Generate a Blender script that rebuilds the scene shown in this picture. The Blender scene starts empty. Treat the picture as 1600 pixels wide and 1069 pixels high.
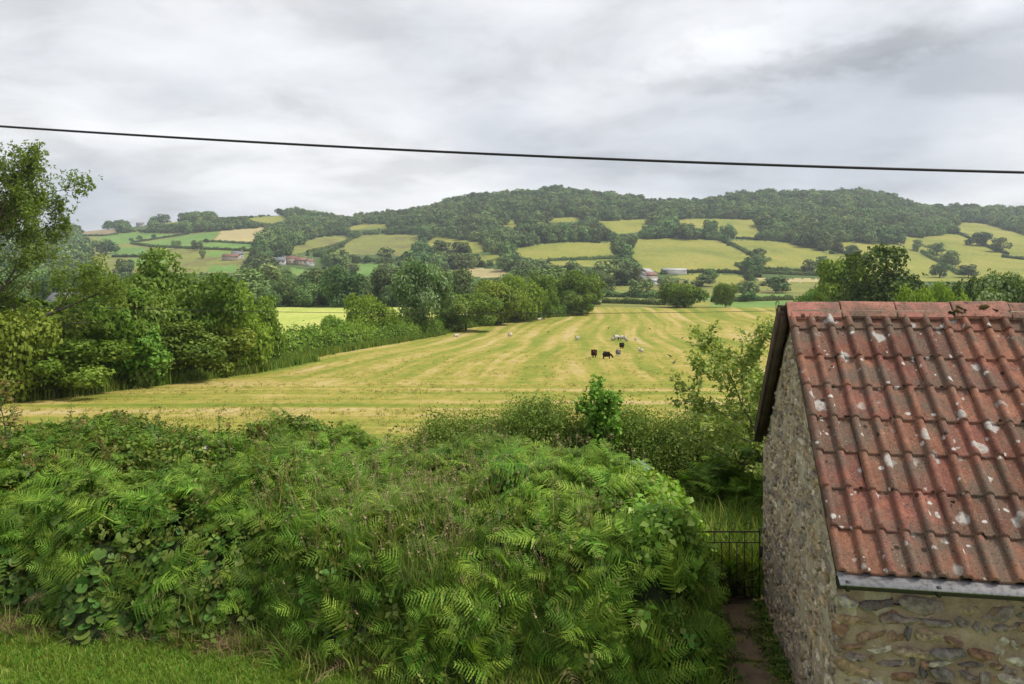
import bpy, bmesh, math, random
import numpy as np
from mathutils import Vector, Matrix, Euler

R = math.radians
rng = np.random.default_rng(11)
random.seed(5)
sc = bpy.context.scene

# ------------------------------------------------------------------ camera, sky, sun, exposure
CZ = 3.64            # eye height above the lawn
F = 1200.0           # focal length in photograph pixels (1600 wide)
HY = 430.0           # row of the horizon in the photograph
cam = bpy.data.cameras.new('camera')
cam.sensor_width = 36.0
cam.lens = 27.0
cam.shift_y = -(534.5 - HY) / 1600.0
cam.clip_start = 0.1
cam.clip_end = 6000
camo = bpy.data.objects.new('camera', cam)
sc.collection.objects.link(camo)
camo.location = (0, 0, CZ)
camo.rotation_euler = (R(90), 0, 0)
sc.camera = camo

SUN_EL, SUN_AZ = 57.0, 98.0     # azimuth from straight ahead, negative = left
world = bpy.data.worlds.new('World')
sc.world = world
world.use_nodes = True
wn, wl = world.node_tree.nodes, world.node_tree.links
wn.clear()


def N(nodes, t, **kw):
    n = nodes.new(t)
    for k, v in kw.items():
        if k.startswith('i_'):
            n.inputs[k[2:].replace('_', ' ')].default_value = v
        else:
            setattr(n, k, v)
    return n


def ramp(nodes, stops, interp='LINEAR'):
    n = nodes.new('ShaderNodeValToRGB')
    n.color_ramp.interpolation = interp
    el = n.color_ramp.elements
    while len(el) < len(stops):
        el.new(0.5)
    for e, (p, c) in zip(el, stops):
        e.position = p
        e.color = (c[0], c[1], c[2], 1) if hasattr(c, '__len__') else (c, c, c, 1)
    return n


def build_world():
    out = N(wn, 'ShaderNodeOutputWorld')
    bg = N(wn, 'ShaderNodeBackground')
    wl.new(bg.outputs[0], out.inputs[0])
    sky = N(wn, 'ShaderNodeTexSky', sky_type='NISHITA', sun_disc=False)
    sky.sun_elevation = R(SUN_EL)
    sky.sun_rotation = R(SUN_AZ)
    sky.air_density = 1.0
    sky.dust_density = 2.0
    tc = N(wn, 'ShaderNodeTexCoord')
    sep = N(wn, 'ShaderNodeSeparateXYZ')
    wl.new(tc.outputs['Generated'], sep.inputs[0])
    zc = N(wn, 'ShaderNodeMath', operation='ADD')
    zm = N(wn, 'ShaderNodeMath', operation='MAXIMUM')
    zm.inputs[1].default_value = 0.0
    wl.new(sep.outputs[2], zm.inputs[0])
    wl.new(zm.outputs[0], zc.inputs[0])
    zc.inputs[1].default_value = 0.24
    cmb = N(wn, 'ShaderNodeCombineXYZ')
    for k in (0, 1):
        d = N(wn, 'ShaderNodeMath', operation='DIVIDE')
        wl.new(sep.outputs[k], d.inputs[0])
        wl.new(zc.outputs[0], d.inputs[1])
        wl.new(d.outputs[0], cmb.inputs[k])
    # broad banks of cloud
    mp = N(wn, 'ShaderNodeMapping')
    mp.inputs['Scale'].default_value = (0.75, 0.72, 1.0)
    mp.inputs['Location'].default_value = (0.6905, 4.8548, 0.0)
    wl.new(cmb.outputs[0], mp.inputs[0])
    n1 = N(wn, 'ShaderNodeTexNoise', i_Scale=1.15, i_Detail=8.0, i_Roughness=0.52, i_Distortion=0.25)
    wl.new(mp.outputs[0], n1.inputs['Vector'])
    # smaller puffs with firmer edges
    mp2 = N(wn, 'ShaderNodeMapping')
    mp2.inputs['Scale'].default_value = (0.9, 1.05, 1.0)
    mp2.inputs['Location'].default_value = (15.948, 8.2863, 2.0)
    wl.new(cmb.outputs[0], mp2.inputs[0])
    n2 = N(wn, 'ShaderNodeTexNoise', i_Scale=2.6, i_Detail=9.0, i_Roughness=0.55, i_Distortion=0.3)
    wl.new(mp2.outputs[0], n2.inputs['Vector'])
    r1 = ramp(wn, [(0.35, (0.60, 0.635, 0.70)), (0.43, (0.70, 0.725, 0.775)), (0.51, (0.82, 0.835, 0.865)), (0.61, (0.96, 0.965, 0.975))])
    wl.new(n1.outputs['Fac'], r1.inputs[0])
    r2 = ramp(wn, [(0.36, 0.83), (0.43, 0.93), (0.49, 1.01), (0.62, 1.10)])
    wl.new(n2.outputs['Fac'], r2.inputs[0])
    mul = N(wn, 'ShaderNodeMixRGB', blend_type='MULTIPLY')
    mul.inputs[0].default_value = 1.0
    wl.new(r1.outputs[0], mul.inputs[1])
    wl.new(r2.outputs[0], mul.inputs[2])
    # one heavier cumulus bank, grey below and white along its upper edge
    def vm(op, a, b=None):
        q = N(wn, 'ShaderNodeVectorMath', operation=op)
        for i, v in enumerate((a, b)):
            if v is None: continue
            if isinstance(v, tuple): q.inputs[i].default_value = v
            else: wl.new(v, q.inputs[i])
        return q
    def mm(op, a, b=None):
        q = N(wn, 'ShaderNodeMath', operation=op)
        for i, v in enumerate((a, b)):
            if v is None: continue
            if isinstance(v, (int, float)): q.inputs[i].default_value = v
            else: wl.new(v, q.inputs[i])
        return q.outputs[0]
    n3 = N(wn, 'ShaderNodeTexNoise', i_Scale=5.5, i_Detail=8.0, i_Roughness=0.6)
    wl.new(cmb.outputs[0], n3.inputs['Vector'])
    wob = mm('MULTIPLY', mm('SUBTRACT', n3.outputs['Fac'], 0.5), 2.6)
    def blob(cx, cy, ax, ay, la, lb_, r0, r1_):
        d = vm('SUBTRACT', cmb.outputs[0], (cx, cy, 0))
        u = mm('DIVIDE', vm('DOT_PRODUCT', d.outputs[0], (ax, ay, 0)).outputs['Value'], la)
        v = mm('DIVIDE', vm('DOT_PRODUCT', d.outputs[0], (-ay, ax, 0)).outputs['Value'], lb_)
        r = mm('ADD', mm('SQRT', mm('ADD', mm('MULTIPLY', u, u), mm('MULTIPLY', v, v))), wob)
        q = N(wn, 'ShaderNodeMapRange', interpolation_type='SMOOTHSTEP')
        q.inputs[1].default_value = r0; q.inputs[2].default_value = r1_
        q.inputs[3].default_value = 1.0; q.inputs[4].default_value = 0.0
        wl.new(r, q.inputs[0])
        return q.outputs[0]
    rim = blob(0.72, 1.68, 0.78, -0.625, 0.44, 0.16, 0.75, 1.15)
    drk = blob(0.79, 1.81, 0.78, -0.625, 0.37, 0.115, 0.2, 1.2)
    gain = mm('MULTIPLY', mm('ADD', 1.0, mm('MULTIPLY', rim, 0.10)), mm('SUBTRACT', 1.0, mm('MULTIPLY', drk, 0.34)))
    cg = N(wn, 'ShaderNodeMixRGB', blend_type='MULTIPLY'); cg.inputs[0].default_value = 1.0
    wl.new(mul.outputs[0], cg.inputs[1]); wl.new(gain, cg.inputs[2])
    mul = cg
    sc_ = N(wn, 'ShaderNodeMixRGB', blend_type='MULTIPLY')
    sc_.inputs[0].default_value = 1.0
    sc_.inputs[2].default_value = (0.1, 0.1, 0.1, 1)
    wl.new(sky.outputs[0], sc_.inputs[1])
    mix = N(wn, 'ShaderNodeMixRGB')
    mix.inputs[0].default_value = 0.92
    wl.new(sc_.outputs[0], mix.inputs[1])
    wl.new(mul.outputs[0], mix.inputs[2])
    wl.new(mix.outputs[0], bg.inputs[0])
    bg.inputs[1].default_value = 0.78


build_world()
sunl = bpy.data.lights.new('sun', 'SUN')
sunl.energy = 3.3
sunl.angle = R(10)
sunl.color = (1.0, 0.945, 0.84)
suno = bpy.data.objects.new('sun', sunl)
sc.collection.objects.link(suno)
sd = Vector((math.sin(R(SUN_AZ)) * math.cos(R(SUN_EL)), math.cos(R(SUN_AZ)) * math.cos(R(SUN_EL)), math.sin(R(SUN_EL))))
suno.rotation_euler = sd.to_track_quat('Z', 'Y').to_euler()
suno.location = (0, 0, 60)
sc.view_settings.view_transform = 'Standard'
sc.view_settings.look = 'None'
sc.view_settings.exposure = 0.46
sc.view_settings.gamma = 1.0
sc.cycles.max_bounces = 6
sc.cycles.diffuse_bounces = 3
sc.cycles.glossy_bounces = 2
sc.cycles.transmission_bounces = 3
sc.cycles.volume_bounces = 0
sc.cycles.transparent_max_bounces = 4

# ------------------------------------------------------------------ helpers


def lab(o, label=None, cat=None, group=None, kind=None):
    if label: o['label'] = label
    if cat: o['category'] = cat
    if group: o['group'] = group
    if kind: o['kind'] = kind
    return o


def empty(name, loc=(0, 0, 0), rz=0.0):
    o = bpy.data.objects.new(name, None)
    sc.collection.objects.link(o)
    o.location = loc
    o.rotation_euler = (0, 0, rz)
    o.empty_display_size = 0.2
    return o


def np_mesh(name, V, Fq, mats=(), tint=None, smooth=False, fmat=None):
    """V (n,3); Fq (m,k) uniform polygons or a list of such arrays"""
    me = bpy.data.meshes.new(name)
    V = np.asarray(V, np.float32)
    if not isinstance(Fq, list):
        Fq = [Fq]
    Fq = [np.asarray(f, np.int32) for f in Fq if len(f)]
    me.vertices.add(len(V))
    me.vertices.foreach_set('co', V.ravel())
    nl = sum(f.size for f in Fq)
    npoly = sum(len(f) for f in Fq)
    me.loops.add(nl)
    me.loops.foreach_set('vertex_index', np.concatenate([f.ravel() for f in Fq]))
    me.polygons.add(npoly)
    tot = np.concatenate([np.full(len(f), f.shape[1], np.int32) for f in Fq])
    st = np.concatenate([[0], np.cumsum(tot)[:-1]]).astype(np.int32)
    me.polygons.foreach_set('loop_start', st)
    me.polygons.foreach_set('loop_total', tot)
    for m in mats:
        me.materials.append(m)
    if fmat is not None:
        me.polygons.foreach_set('material_index', np.asarray(fmat, np.int32))
    me.update(calc_edges=True)
    if smooth:
        me.polygons.foreach_set('use_smooth', np.ones(npoly, bool))
    if tint is not None:
        a = me.attributes.new('tint', 'FLOAT', 'POINT')
        a.data.foreach_set('value', np.asarray(tint, np.float32))
    me.validate()
    return me


def link(name, me, parent=None, loc=None, rot=None, scale=None):
    o = bpy.data.objects.new(name, me)
    sc.collection.objects.link(o)
    if parent is not None: o.parent = parent
    if loc is not None: o.location = loc
    if rot is not None: o.rotation_euler = rot
    if scale is not None: o.scale = scale
    return o


class MB:
    """collects boxes and tubes for one mesh"""

    def __init__(self):
        self.v, self.f3, self.f4, self.n = [], [], [], 0

    def add(self, V, F4=None, F3=None):
        V = np.asarray(V, float)
        if F4 is not None and len(F4): self.f4.append(np.asarray(F4) + self.n)
        if F3 is not None and len(F3): self.f3.append(np.asarray(F3) + self.n)
        self.v.append(V)
        self.n += len(V)

    def box(self, a, b):
        x0, y0, z0 = a; x1, y1, z1 = b
        V = [(x0, y0, z0), (x1, y0, z0), (x1, y1, z0), (x0, y1, z0), (x0, y0, z1), (x1, y0, z1), (x1, y1, z1), (x0, y1, z1)]
        self.add(V, [(0, 3, 2, 1), (4, 5, 6, 7), (0, 1, 5, 4), (1, 2, 6, 5), (2, 3, 7, 6), (3, 0, 4, 7)])

    def tube(self, pts, rad, sides=6, cap=True):
        pts = np.asarray(pts, float)
        rad = np.broadcast_to(np.asarray(rad, float), (len(pts),))
        T = np.gradient(pts, axis=0)
        T /= np.linalg.norm(T, axis=1)[:, None] + 1e-9
        ref = np.array([0.0, 0, 1]) if abs(T[0][2]) < 0.9 else np.array([1.0, 0, 0])
        A = np.cross(T, ref); A /= np.linalg.norm(A, axis=1)[:, None] + 1e-9
        B = np.cross(T, A)
        th = np.linspace(0, 2 * np.pi, sides, endpoint=False)
        V = pts[:, None] + rad[:, None, None] * (A[:, None] * np.cos(th)[None, :, None] + B[:, None] * np.sin(th)[None, :, None])
        V = V.reshape(-1, 3)
        q = []
        for i in range(len(pts) - 1):
            for j in range(sides):
                a = i * sides + j; b = i * sides + (j + 1) % sides
                q.append((a, b, b + sides, a + sides))
        t = []
        if cap:
            V = np.vstack([V, pts[0], pts[-1]])
            n0, n1 = len(V) - 2, len(V) - 1
            L = (len(pts) - 1) * sides
            for j in range(sides):
                t.append((n0, (j + 1) % sides, j)); t.append((n1, L + j, L + (j + 1) % sides))
        self.add(V, q, t)

    def mesh(self, name, mat, smooth=False):
        fs = []
        if self.f4: fs.append(np.concatenate(self.f4))
        if self.f3: fs.append(np.concatenate(self.f3))
        return np_mesh(name, np.concatenate(self.v), fs, [mat] if mat else [], smooth=smooth)

    def build(self, name, mat, parent=None, smooth=False, **kw):
        return link(name, self.mesh(name, mat, smooth), parent, **kw)


# ------------------------------------------------------------------ materials
MATS = {}
LEAF_GAIN = 1.35


def new_mat(name):
    m = bpy.data.materials.new(name)
    m.use_nodes = True
    nt = m.node_tree
    nt.nodes.clear()
    out = nt.nodes.new('ShaderNodeOutputMaterial')
    MATS[name] = m
    return m, nt.nodes, nt.links, out


def leaf_mat(name, c0, c1, c2=None, trans=0.3, rough=0.55, spec=0.25, hue=0.02, val=0.25):
    """leaf colours by the per-leaf tint value and by instance"""
    m, n, l, out = new_mat(name)
    at = N(n, 'ShaderNodeAttribute', attribute_name='tint')
    oi = N(n, 'ShaderNodeObjectInfo')
    K = LEAF_GAIN
    c0, c1 = [a * K for a in c0], [a * K for a in c1]
    c2 = [a * K for a in c2] if c2 else None
    st = [(0.0, c0), (0.65, c1)] + ([(0.97, c2)] if c2 else [])
    rp = ramp(n, st)
    l.new(at.outputs['Fac'], rp.inputs[0])
    hs = N(n, 'ShaderNodeHueSaturation')
    mr = N(n, 'ShaderNodeMapRange')
    mr.inputs[3].default_value = 0.5 - hue; mr.inputs[4].default_value = 0.5 + hue
    l.new(oi.outputs['Random'], mr.inputs[0])
    l.new(mr.outputs[0], hs.inputs['Hue'])
    wn_ = N(n, 'ShaderNodeTexWhiteNoise', noise_dimensions='1D')
    l.new(oi.outputs['Random'], wn_.inputs['W'])
    mv = N(n, 'ShaderNodeMapRange')
    mv.inputs[3].default_value = 1 - val; mv.inputs[4].default_value = 1 + val
    l.new(wn_.outputs['Value'], mv.inputs[0])
    l.new(mv.outputs[0], hs.inputs['Value'])
    l.new(rp.outputs[0], hs.inputs['Color'])
    p = N(n, 'ShaderNodeBsdfPrincipled', i_Roughness=rough)
    p.inputs['Specular IOR Level'].default_value = spec * 0.4
    l.new(hs.outputs[0], p.inputs['Base Color'])
    tr = N(n, 'ShaderNodeBsdfTranslucent')
    g = N(n, 'ShaderNodeMixRGB', blend_type='MULTIPLY')
    g.inputs[0].default_value = 1.0
    g.inputs[2].default_value = (1.25, 1.25, 0.55, 1)
    l.new(hs.outputs[0], g.inputs[1])
    l.new(g.outputs[0], tr.inputs[0])
    mx = N(n, 'ShaderNodeMixShader')
    mx.inputs[0].default_value = trans
    l.new(p.outputs[0], mx.inputs[1]); l.new(tr.outputs[0], mx.inputs[2])
    l.new(mx.outputs[0], out.inputs[0])
    return m


def noise_mat(name, stops, scale=5.0, detail=6.0, rough=0.9, bump=0.3, bscale=None, spec=0.2, obj_rand=0.0, coord='Object', dist=0.02):
    m, n, l, out = new_mat(name)
    tc = N(n, 'ShaderNodeTexCoord')
    no = N(n, 'ShaderNodeTexNoise', i_Scale=scale, i_Detail=detail, i_Roughness=0.6)
    l.new(tc.outputs[coord], no.inputs['Vector'])
    rp = ramp(n, stops)
    l.new(no.outputs['Fac'], rp.inputs[0])
    col = rp.outputs[0]
    if obj_rand:
        oi = N(n, 'ShaderNodeObjectInfo')
        hs = N(n, 'ShaderNodeHueSaturation')
        mv = N(n, 'ShaderNodeMapRange')
        mv.inputs[3].default_value = 1 - obj_rand; mv.inputs[4].default_value = 1 + obj_rand
        l.new(oi.outputs['Random'], mv.inputs[0]); l.new(mv.outputs[0], hs.inputs['Value'])
        l.new(col, hs.inputs['Color']); col = hs.outputs[0]
    p = N(n, 'ShaderNodeBsdfPrincipled', i_Roughness=rough)
    p.inputs['Specular IOR Level'].default_value = spec
    l.new(col, p.inputs['Base Color'])
    if bump:
        nb = N(n, 'ShaderNodeTexNoise', i_Scale=bscale or scale * 4, i_Detail=5.0)
        l.new(tc.outputs[coord], nb.inputs['Vector'])
        bp = N(n, 'ShaderNodeBump', i_Strength=bump, i_Distance=dist)
        l.new(nb.outputs['Fac'], bp.inputs['Height'])
        l.new(bp.outputs[0], p.inputs['Normal'])
    l.new(p.outputs[0], out.inputs[0])
    return m


def plain_mat(name, col, rough=0.7, metal=0.0, spec=0.3):
    return noise_mat(name, [(0.3, [c * 0.8 for c in col]), (0.7, [min(1, c * 1.15) for c in col])], 6.0, rough=rough, bump=0.1, spec=spec)


def field_mat(name, a, b, c, sx=0.05, sy=0.05, fine=0.6, bump=0.5):
    """grassland; world-scaled blotches and fine mottling"""
    m, n, l, out = new_mat(name)
    tc = N(n, 'ShaderNodeTexCoord')
    mp = N(n, 'ShaderNodeMapping')
    mp.inputs['Scale'].default_value = (sx, sy, sx)
    l.new(tc.outputs['Object'], mp.inputs[0])
    n1 = N(n, 'ShaderNodeTexNoise', i_Scale=1.0, i_Detail=8.0, i_Roughness=0.65)
    l.new(mp.outputs[0], n1.inputs['Vector'])
    rp = ramp(n, [(0.33, a), (0.5, b), (0.68, c)])
    l.new(n1.outputs['Fac'], rp.inputs[0])
    n2 = N(n, 'ShaderNodeTexNoise', i_Scale=fine, i_Detail=6.0, i_Roughness=0.7)
    l.new(tc.outputs['Object'], n2.inputs['Vector'])
    r2 = ramp(n, [(0.3, 0.68), (0.7, 1.3)])
    l.new(n2.outputs['Fac'], r2.inputs[0])
    mu = N(n, 'ShaderNodeMixRGB', blend_type='MULTIPLY')
    mu.inputs[0].default_value = 1.0
    l.new(rp.outputs[0], mu.inputs[1]); l.new(r2.outputs[0], mu.inputs[2])
    p = N(n, 'ShaderNodeBsdfPrincipled', i_Roughness=0.9)
    p.inputs['Specular IOR Level'].default_value = 0.1
    l.new(mu.outputs[0], p.inputs['Base Color'])
    l.new(p.outputs[0], out.inputs[0])
    return m


def hay_mat():
    """mown hay field: swathes along the mowing direction, headland passes near the hedge"""
    m, n, l, out = new_mat('hay_field')
    tc = N(n, 'ShaderNodeTexCoord')
    sp = N(n, 'ShaderNodeSeparateXYZ')
    l.new(tc.outputs['Object'], sp.inputs[0])
    def math_(op, a, b=None):
        q = N(n, 'ShaderNodeMath', operation=op)
        for i, v in enumerate((a, b)):
            if v is None: continue
            if isinstance(v, (int, float)): q.inputs[i].default_value = v
            else: l.new(v, q.inputs[i])
        return q.outputs[0]
    # wobble
    wob = N(n, 'ShaderNodeTexNoise', i_Scale=0.011, i_Detail=1.0)
    l.new(tc.outputs['Object'], wob.inputs['Vector'])
    w = math_('MULTIPLY', math_('SUBTRACT', wob.outputs['Fac'], 0.5), 14.0)
    sw = math_('ADD', math_('SUBTRACT', sp.outputs[0], math_('MULTIPLY', sp.outputs[1], 0.125)), w)
    al = sp.outputs[1]
    def streak(across, along, ks, ka, detail=4.0, rough=0.6, off=0.0):
        c = N(n, 'ShaderNodeCombineXYZ')
        l.new(math_('MULTIPLY', across, ks), c.inputs[0])
        l.new(math_('MULTIPLY', along, ka), c.inputs[1])
        c.inputs[2].default_value = off
        t = N(n, 'ShaderNodeTexNoise', i_Scale=1.0, i_Detail=detail, i_Roughness=rough)
        l.new(c.outputs[0], t.inputs['Vector'])
        return t.outputs['Fac']
    s_main = streak(sw, al, 0.40, 0.012, 3.0, 0.55)
    ycw = math_('ADD', al, math_('MULTIPLY', w, 0.3))
    s_head = streak(ycw, sp.outputs[0], 0.42, 0.025, 3.0, 0.55, 4.0)
    hm = N(n, 'ShaderNodeMapRange', interpolation_type='SMOOTHSTEP')
    hm.inputs[1].default_value = 44.0; hm.inputs[2].default_value = 66.0
    l.new(ycw, hm.inputs[0])
    mixs = N(n, 'ShaderNodeMixRGB')
    l.new(hm.outputs[0], mixs.inputs[0]); l.new(s_head, mixs.inputs[1]); l.new(s_main, mixs.inputs[2])
    patch = N(n, 'ShaderNodeTexNoise', i_Scale=0.5, i_Detail=7.0, i_Roughness=0.72)
    mpp = N(n, 'ShaderNodeMapping'); mpp.inputs['Scale'].default_value = (1.0, 0.45, 1.0)
    l.new(tc.outputs['Object'], mpp.inputs[0]); l.new(mpp.outputs[0], patch.inputs['Vector'])
    v = math_('ADD', math_('MULTIPLY', mixs.outputs[0], 0.68), math_('MULTIPLY', patch.outputs['Fac'], 0.40))
    rp = ramp(n, [(0.39, (0.14, 0.185, 0.028)), (0.48, (0.20, 0.22, 0.038)), (0.55, (0.28, 0.248, 0.055)), (0.61, (0.36, 0.29, 0.095)), (0.69, (0.42, 0.33, 0.17))])
    l.new(v, rp.inputs[0])
    fn = N(n, 'ShaderNodeTexNoise', i_Scale=2.4, i_Detail=8.0, i_Roughness=0.75)
    mpf = N(n, 'ShaderNodeMapping'); mpf.inputs['Scale'].default_value = (1.0, 0.42, 1.0)
    l.new(tc.outputs['Object'], mpf.inputs[0]); l.new(mpf.outputs[0], fn.inputs['Vector'])
    r2 = ramp(n, [(0.30, (0.66, 0.72, 0.6)), (0.5, (0.98, 0.98, 0.97)), (0.72, (1.25, 1.2, 1.2))])
    l.new(fn.outputs['Fac'], r2.inputs[0])
    mu = N(n, 'ShaderNodeMixRGB', blend_type='MULTIPLY'); mu.inputs[0].default_value = 1.0
    l.new(rp.outputs[0], mu.inputs[1]); l.new(r2.outputs[0], mu.inputs[2])
    p = N(n, 'ShaderNodeBsdfPrincipled', i_Roughness=0.95)
    p.inputs['Specular IOR Level'].default_value = 0.08
    l.new(mu.outputs[0], p.inputs['Base Color'])
    bp = N(n, 'ShaderNodeBump', i_Strength=0.6, i_Distance=0.12)
    l.new(fn.outputs['Fac'], bp.inputs['Height']); l.new(bp.outputs[0], p.inputs['Normal'])
    l.new(p.outputs[0], out.inputs[0])
    return m


M_hay = hay_mat()
M_meadow = field_mat('pale_meadow', (0.30, 0.36, 0.07), (0.37, 0.41, 0.10), (0.42, 0.42, 0.13), 0.15, 0.03, 1.2)
M_olive = field_mat('olive_pasture', (0.15, 0.175, 0.033), (0.22, 0.225, 0.044), (0.275, 0.245, 0.062), 0.02, 0.012, 0.35)
M_rough = field_mat('rough_pasture', (0.14, 0.12, 0.055), (0.175, 0.19, 0.045), (0.215, 0.22, 0.055), 0.035, 0.03, 0.25)
M_green = field_mat('green_pasture', (0.09, 0.18, 0.04), (0.13, 0.225, 0.05), (0.17, 0.24, 0.06), 0.02, 0.012, 0.3)
M_tan = field_mat('tan_field', (0.30, 0.255, 0.12), (0.36, 0.30, 0.15), (0.38, 0.33, 0.14), 0.02, 0.015, 0.3)
M_brown = field_mat('brown_field', (0.20, 0.16, 0.10), (0.26, 0.2, 0.125), (0.27, 0.235, 0.11), 0.02, 0.015, 0.3)
M_under = field_mat('scrub_floor', (0.045, 0.075, 0.02), (0.07, 0.11, 0.03), (0.10, 0.14, 0.04), 0.08, 0.08, 1.5)
M_lawn = field_mat('lawn', (0.10, 0.17, 0.03), (0.16, 0.25, 0.04), (0.22, 0.26, 0.07), 1.3, 1.3, 14.0)
M_soil = noise_mat('path_earth', [(0.35, (0.07, 0.05, 0.03)), (0.55, (0.12, 0.085, 0.05)), (0.66, (0.15, 0.135, 0.03))], 5.0, bump=0.8)

L_far = leaf_mat('far_leaf', (0.050, 0.088, 0.026), (0.088, 0.134, 0.040), (0.135, 0.18, 0.058), trans=0.12, hue=0.03, val=0.5)
L_mid = leaf_mat('hedge_leaf', (0.06, 0.11, 0.014), (0.11, 0.18, 0.023), (0.175, 0.24, 0.042), trans=0.25, hue=0.03, val=0.18)
L_ash = leaf_mat('ash_leaf', (0.075, 0.13, 0.024), (0.13, 0.195, 0.036), (0.195, 0.245, 0.065), trans=0.35, hue=0.01, val=0.1)
L_oak = leaf_mat('oak_leaf', (0.024, 0.050, 0.009), (0.046, 0.082, 0.013), (0.095, 0.135, 0.026), trans=0.22, hue=0.012, val=0.1)
L_thorn = leaf_mat('hawthorn_leaf', (0.045, 0.085, 0.012), (0.085, 0.14, 0.02), (0.145, 0.20, 0.038), trans=0.25, hue=0.02, val=0.15)
L_lime = leaf_mat('bright_leaf', (0.085, 0.14, 0.016), (0.145, 0.22, 0.026), (0.22, 0.285, 0.05), trans=0.35, hue=0.015, val=0.12)
L_silver = leaf_mat('willow_leaf', (0.065, 0.115, 0.03), (0.105, 0.17, 0.052), (0.24, 0.30, 0.17), trans=0.25, hue=0.015, val=0.1)
L_fern = leaf_mat('bracken_leaf', (0.034, 0.078, 0.008), (0.080, 0.150, 0.014), (0.175, 0.255, 0.036), trans=0.3, rough=0.5, spec=0.3, hue=0.018, val=0.45)
L_bramble = leaf_mat('bramble_leaf', (0.042, 0.082, 0.010), (0.085, 0.14, 0.020), (0.17, 0.16, 0.05), trans=0.25, rough=0.5, spec=0.3, hue=0.03, val=0.3)
L_round = leaf_mat('round_leaf', (0.04, 0.085, 0.015), (0.075, 0.13, 0.025), (0.17, 0.14, 0.04), trans=0.25, rough=0.45, spec=0.35, hue=0.03, val=0.2)
L_privet = leaf_mat('thorn_leaf', (0.075, 0.125, 0.020), (0.125, 0.185, 0.036), (0.19, 0.23, 0.06), trans=0.25, hue=0.02, val=0.2)
L_ivy = leaf_mat('ivy_leaf', (0.09, 0.175, 0.02), (0.15, 0.26, 0.034), (0.24, 0.32, 0.07), trans=0.3, rough=0.4, spec=0.4, hue=0.015, val=0.2)
L_sap = leaf_mat('sapling_leaf', (0.09, 0.145, 0.03), (0.16, 0.22, 0.05), (0.26, 0.30, 0.10), trans=0.35, hue=0.01, val=0.1)
L_grass = leaf_mat('grass_blade', (0.062, 0.115, 0.014), (0.11, 0.17, 0.025), (0.22, 0.23, 0.06), trans=0.3, hue=0.025, val=0.25)
L_lawn = leaf_mat('lawn_blade', (0.07, 0.14, 0.014), (0.12, 0.20, 0.022), (0.22, 0.22, 0.06), trans=0.3, hue=0.025, val=0.25)
L_seed = leaf_mat('seed_head', (0.17, 0.13, 0.075), (0.24, 0.19, 0.11), (0.31, 0.25, 0.155), trans=0.2, hue=0.01, val=0.2)
L_dry = leaf_mat('dry_grass', (0.15, 0.11, 0.055), (0.21, 0.16, 0.08), (0.29, 0.23, 0.12), trans=0.2, hue=0.01, val=0.2)
M_petal = plain_mat('white_petal', (0.75, 0.72, 0.72), 0.6)
M_bark = noise_mat('bark', [(0.3, (0.05, 0.042, 0.032)), (0.6, (0.11, 0.095, 0.075)), (0.75, (0.15, 0.15, 0.12))], 14.0, bump=0.6)
M_core = noise_mat('shaded_core', [(0.35, (0.018, 0.026, 0.010)), (0.65, (0.04, 0.06, 0.018))], 9.0, bump=0.5)  # near-black fill: shade deep in the foliage put into the colour

# ------------------------------------------------------------------ the lie of the land
PY = np.array([0, 9.5, 12, 20, 40, 60, 87, 110, 140, 200, 230, 300, 400, 450.])
PZ = np.array([-3.64, -3.66, -3.9, -4.9, -6.6, -7.8, -8.85, -9.9, -11.0, -10.6, -9.9, -10.6, -10.6, -9.6])
RX = np.array([-400, 0, 135, 200, 300, 340, 440, 520, 545, 640, 700, 780, 870, 980, 1080, 1180, 1300, 1340, 1400, 1440, 1500, 1600, 2000.])
RY = np.array([366, 362, 352, 346, 334, 330, 327, 336, 340, 327, 310, 300, 294, 304, 303, 301, 299, 295, 306, 320, 322, 326, 335.]) + 10.0


def terr(X, Y):
    """ground height relative to the eye"""
    X = np.asarray(X, float); Y = np.asarray(Y, float)
    px = 800 + F * X / np.maximum(Y, 1)
    base = np.interp(Y, PY, PZ)
    hr = (HY - np.interp(px, RX, RY)) / F * 1300.0
    t = np.clip((Y - 440) / 860.0, 0, 1.0)
    g = t ** 1.33
    und = 3.2 * np.sin(X / 97 + Y / 163) * np.sin(Y / 121 - X / 210) * np.clip(t * 4, 0, 1) * np.clip((1 - t) * 4, 0.15, 1)
    z = base + (hr + 10) * g + und
    z = z - np.clip((Y - 1300) / 400.0, 0, 2) ** 1.2 * 60
    return z


def P2W(px, py, ymin=10.0, ymax=1300.0):
    """photograph pixel -> point on the ground"""
    Ys = np.geomspace(ymin, ymax, 1500)
    X = (px - 800) / F * Ys
    d = terr(X, Ys) / Ys + (py - HY) / F
    k = np.argmax(d >= 0)
    if d[k] < 0: k = len(Ys) - 1
    if k > 0:
        a, b = d[k - 1], d[k]
        Y = Ys[k - 1] + (Ys[k] - Ys[k - 1]) * (-a) / (b - a + 1e-12)
    else:
        Y = Ys[0]
    x = (px - 800) / F * Y
    return Vector((x, Y, float(terr(x, Y)) + CZ))


def inpoly(px, py, poly):
    poly = np.asarray(poly, float)
    c = np.zeros(np.shape(px), bool)
    j = len(poly) - 1
    for i in range(len(poly)):
        xi, yi = poly[i]; xj, yj = poly[j]
        c ^= ((yi > py) != (yj > py)) & (px < (xj - xi) * (py - yi) / (yj - yi + 1e-12) + xi)
        j = i
    return c


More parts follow.
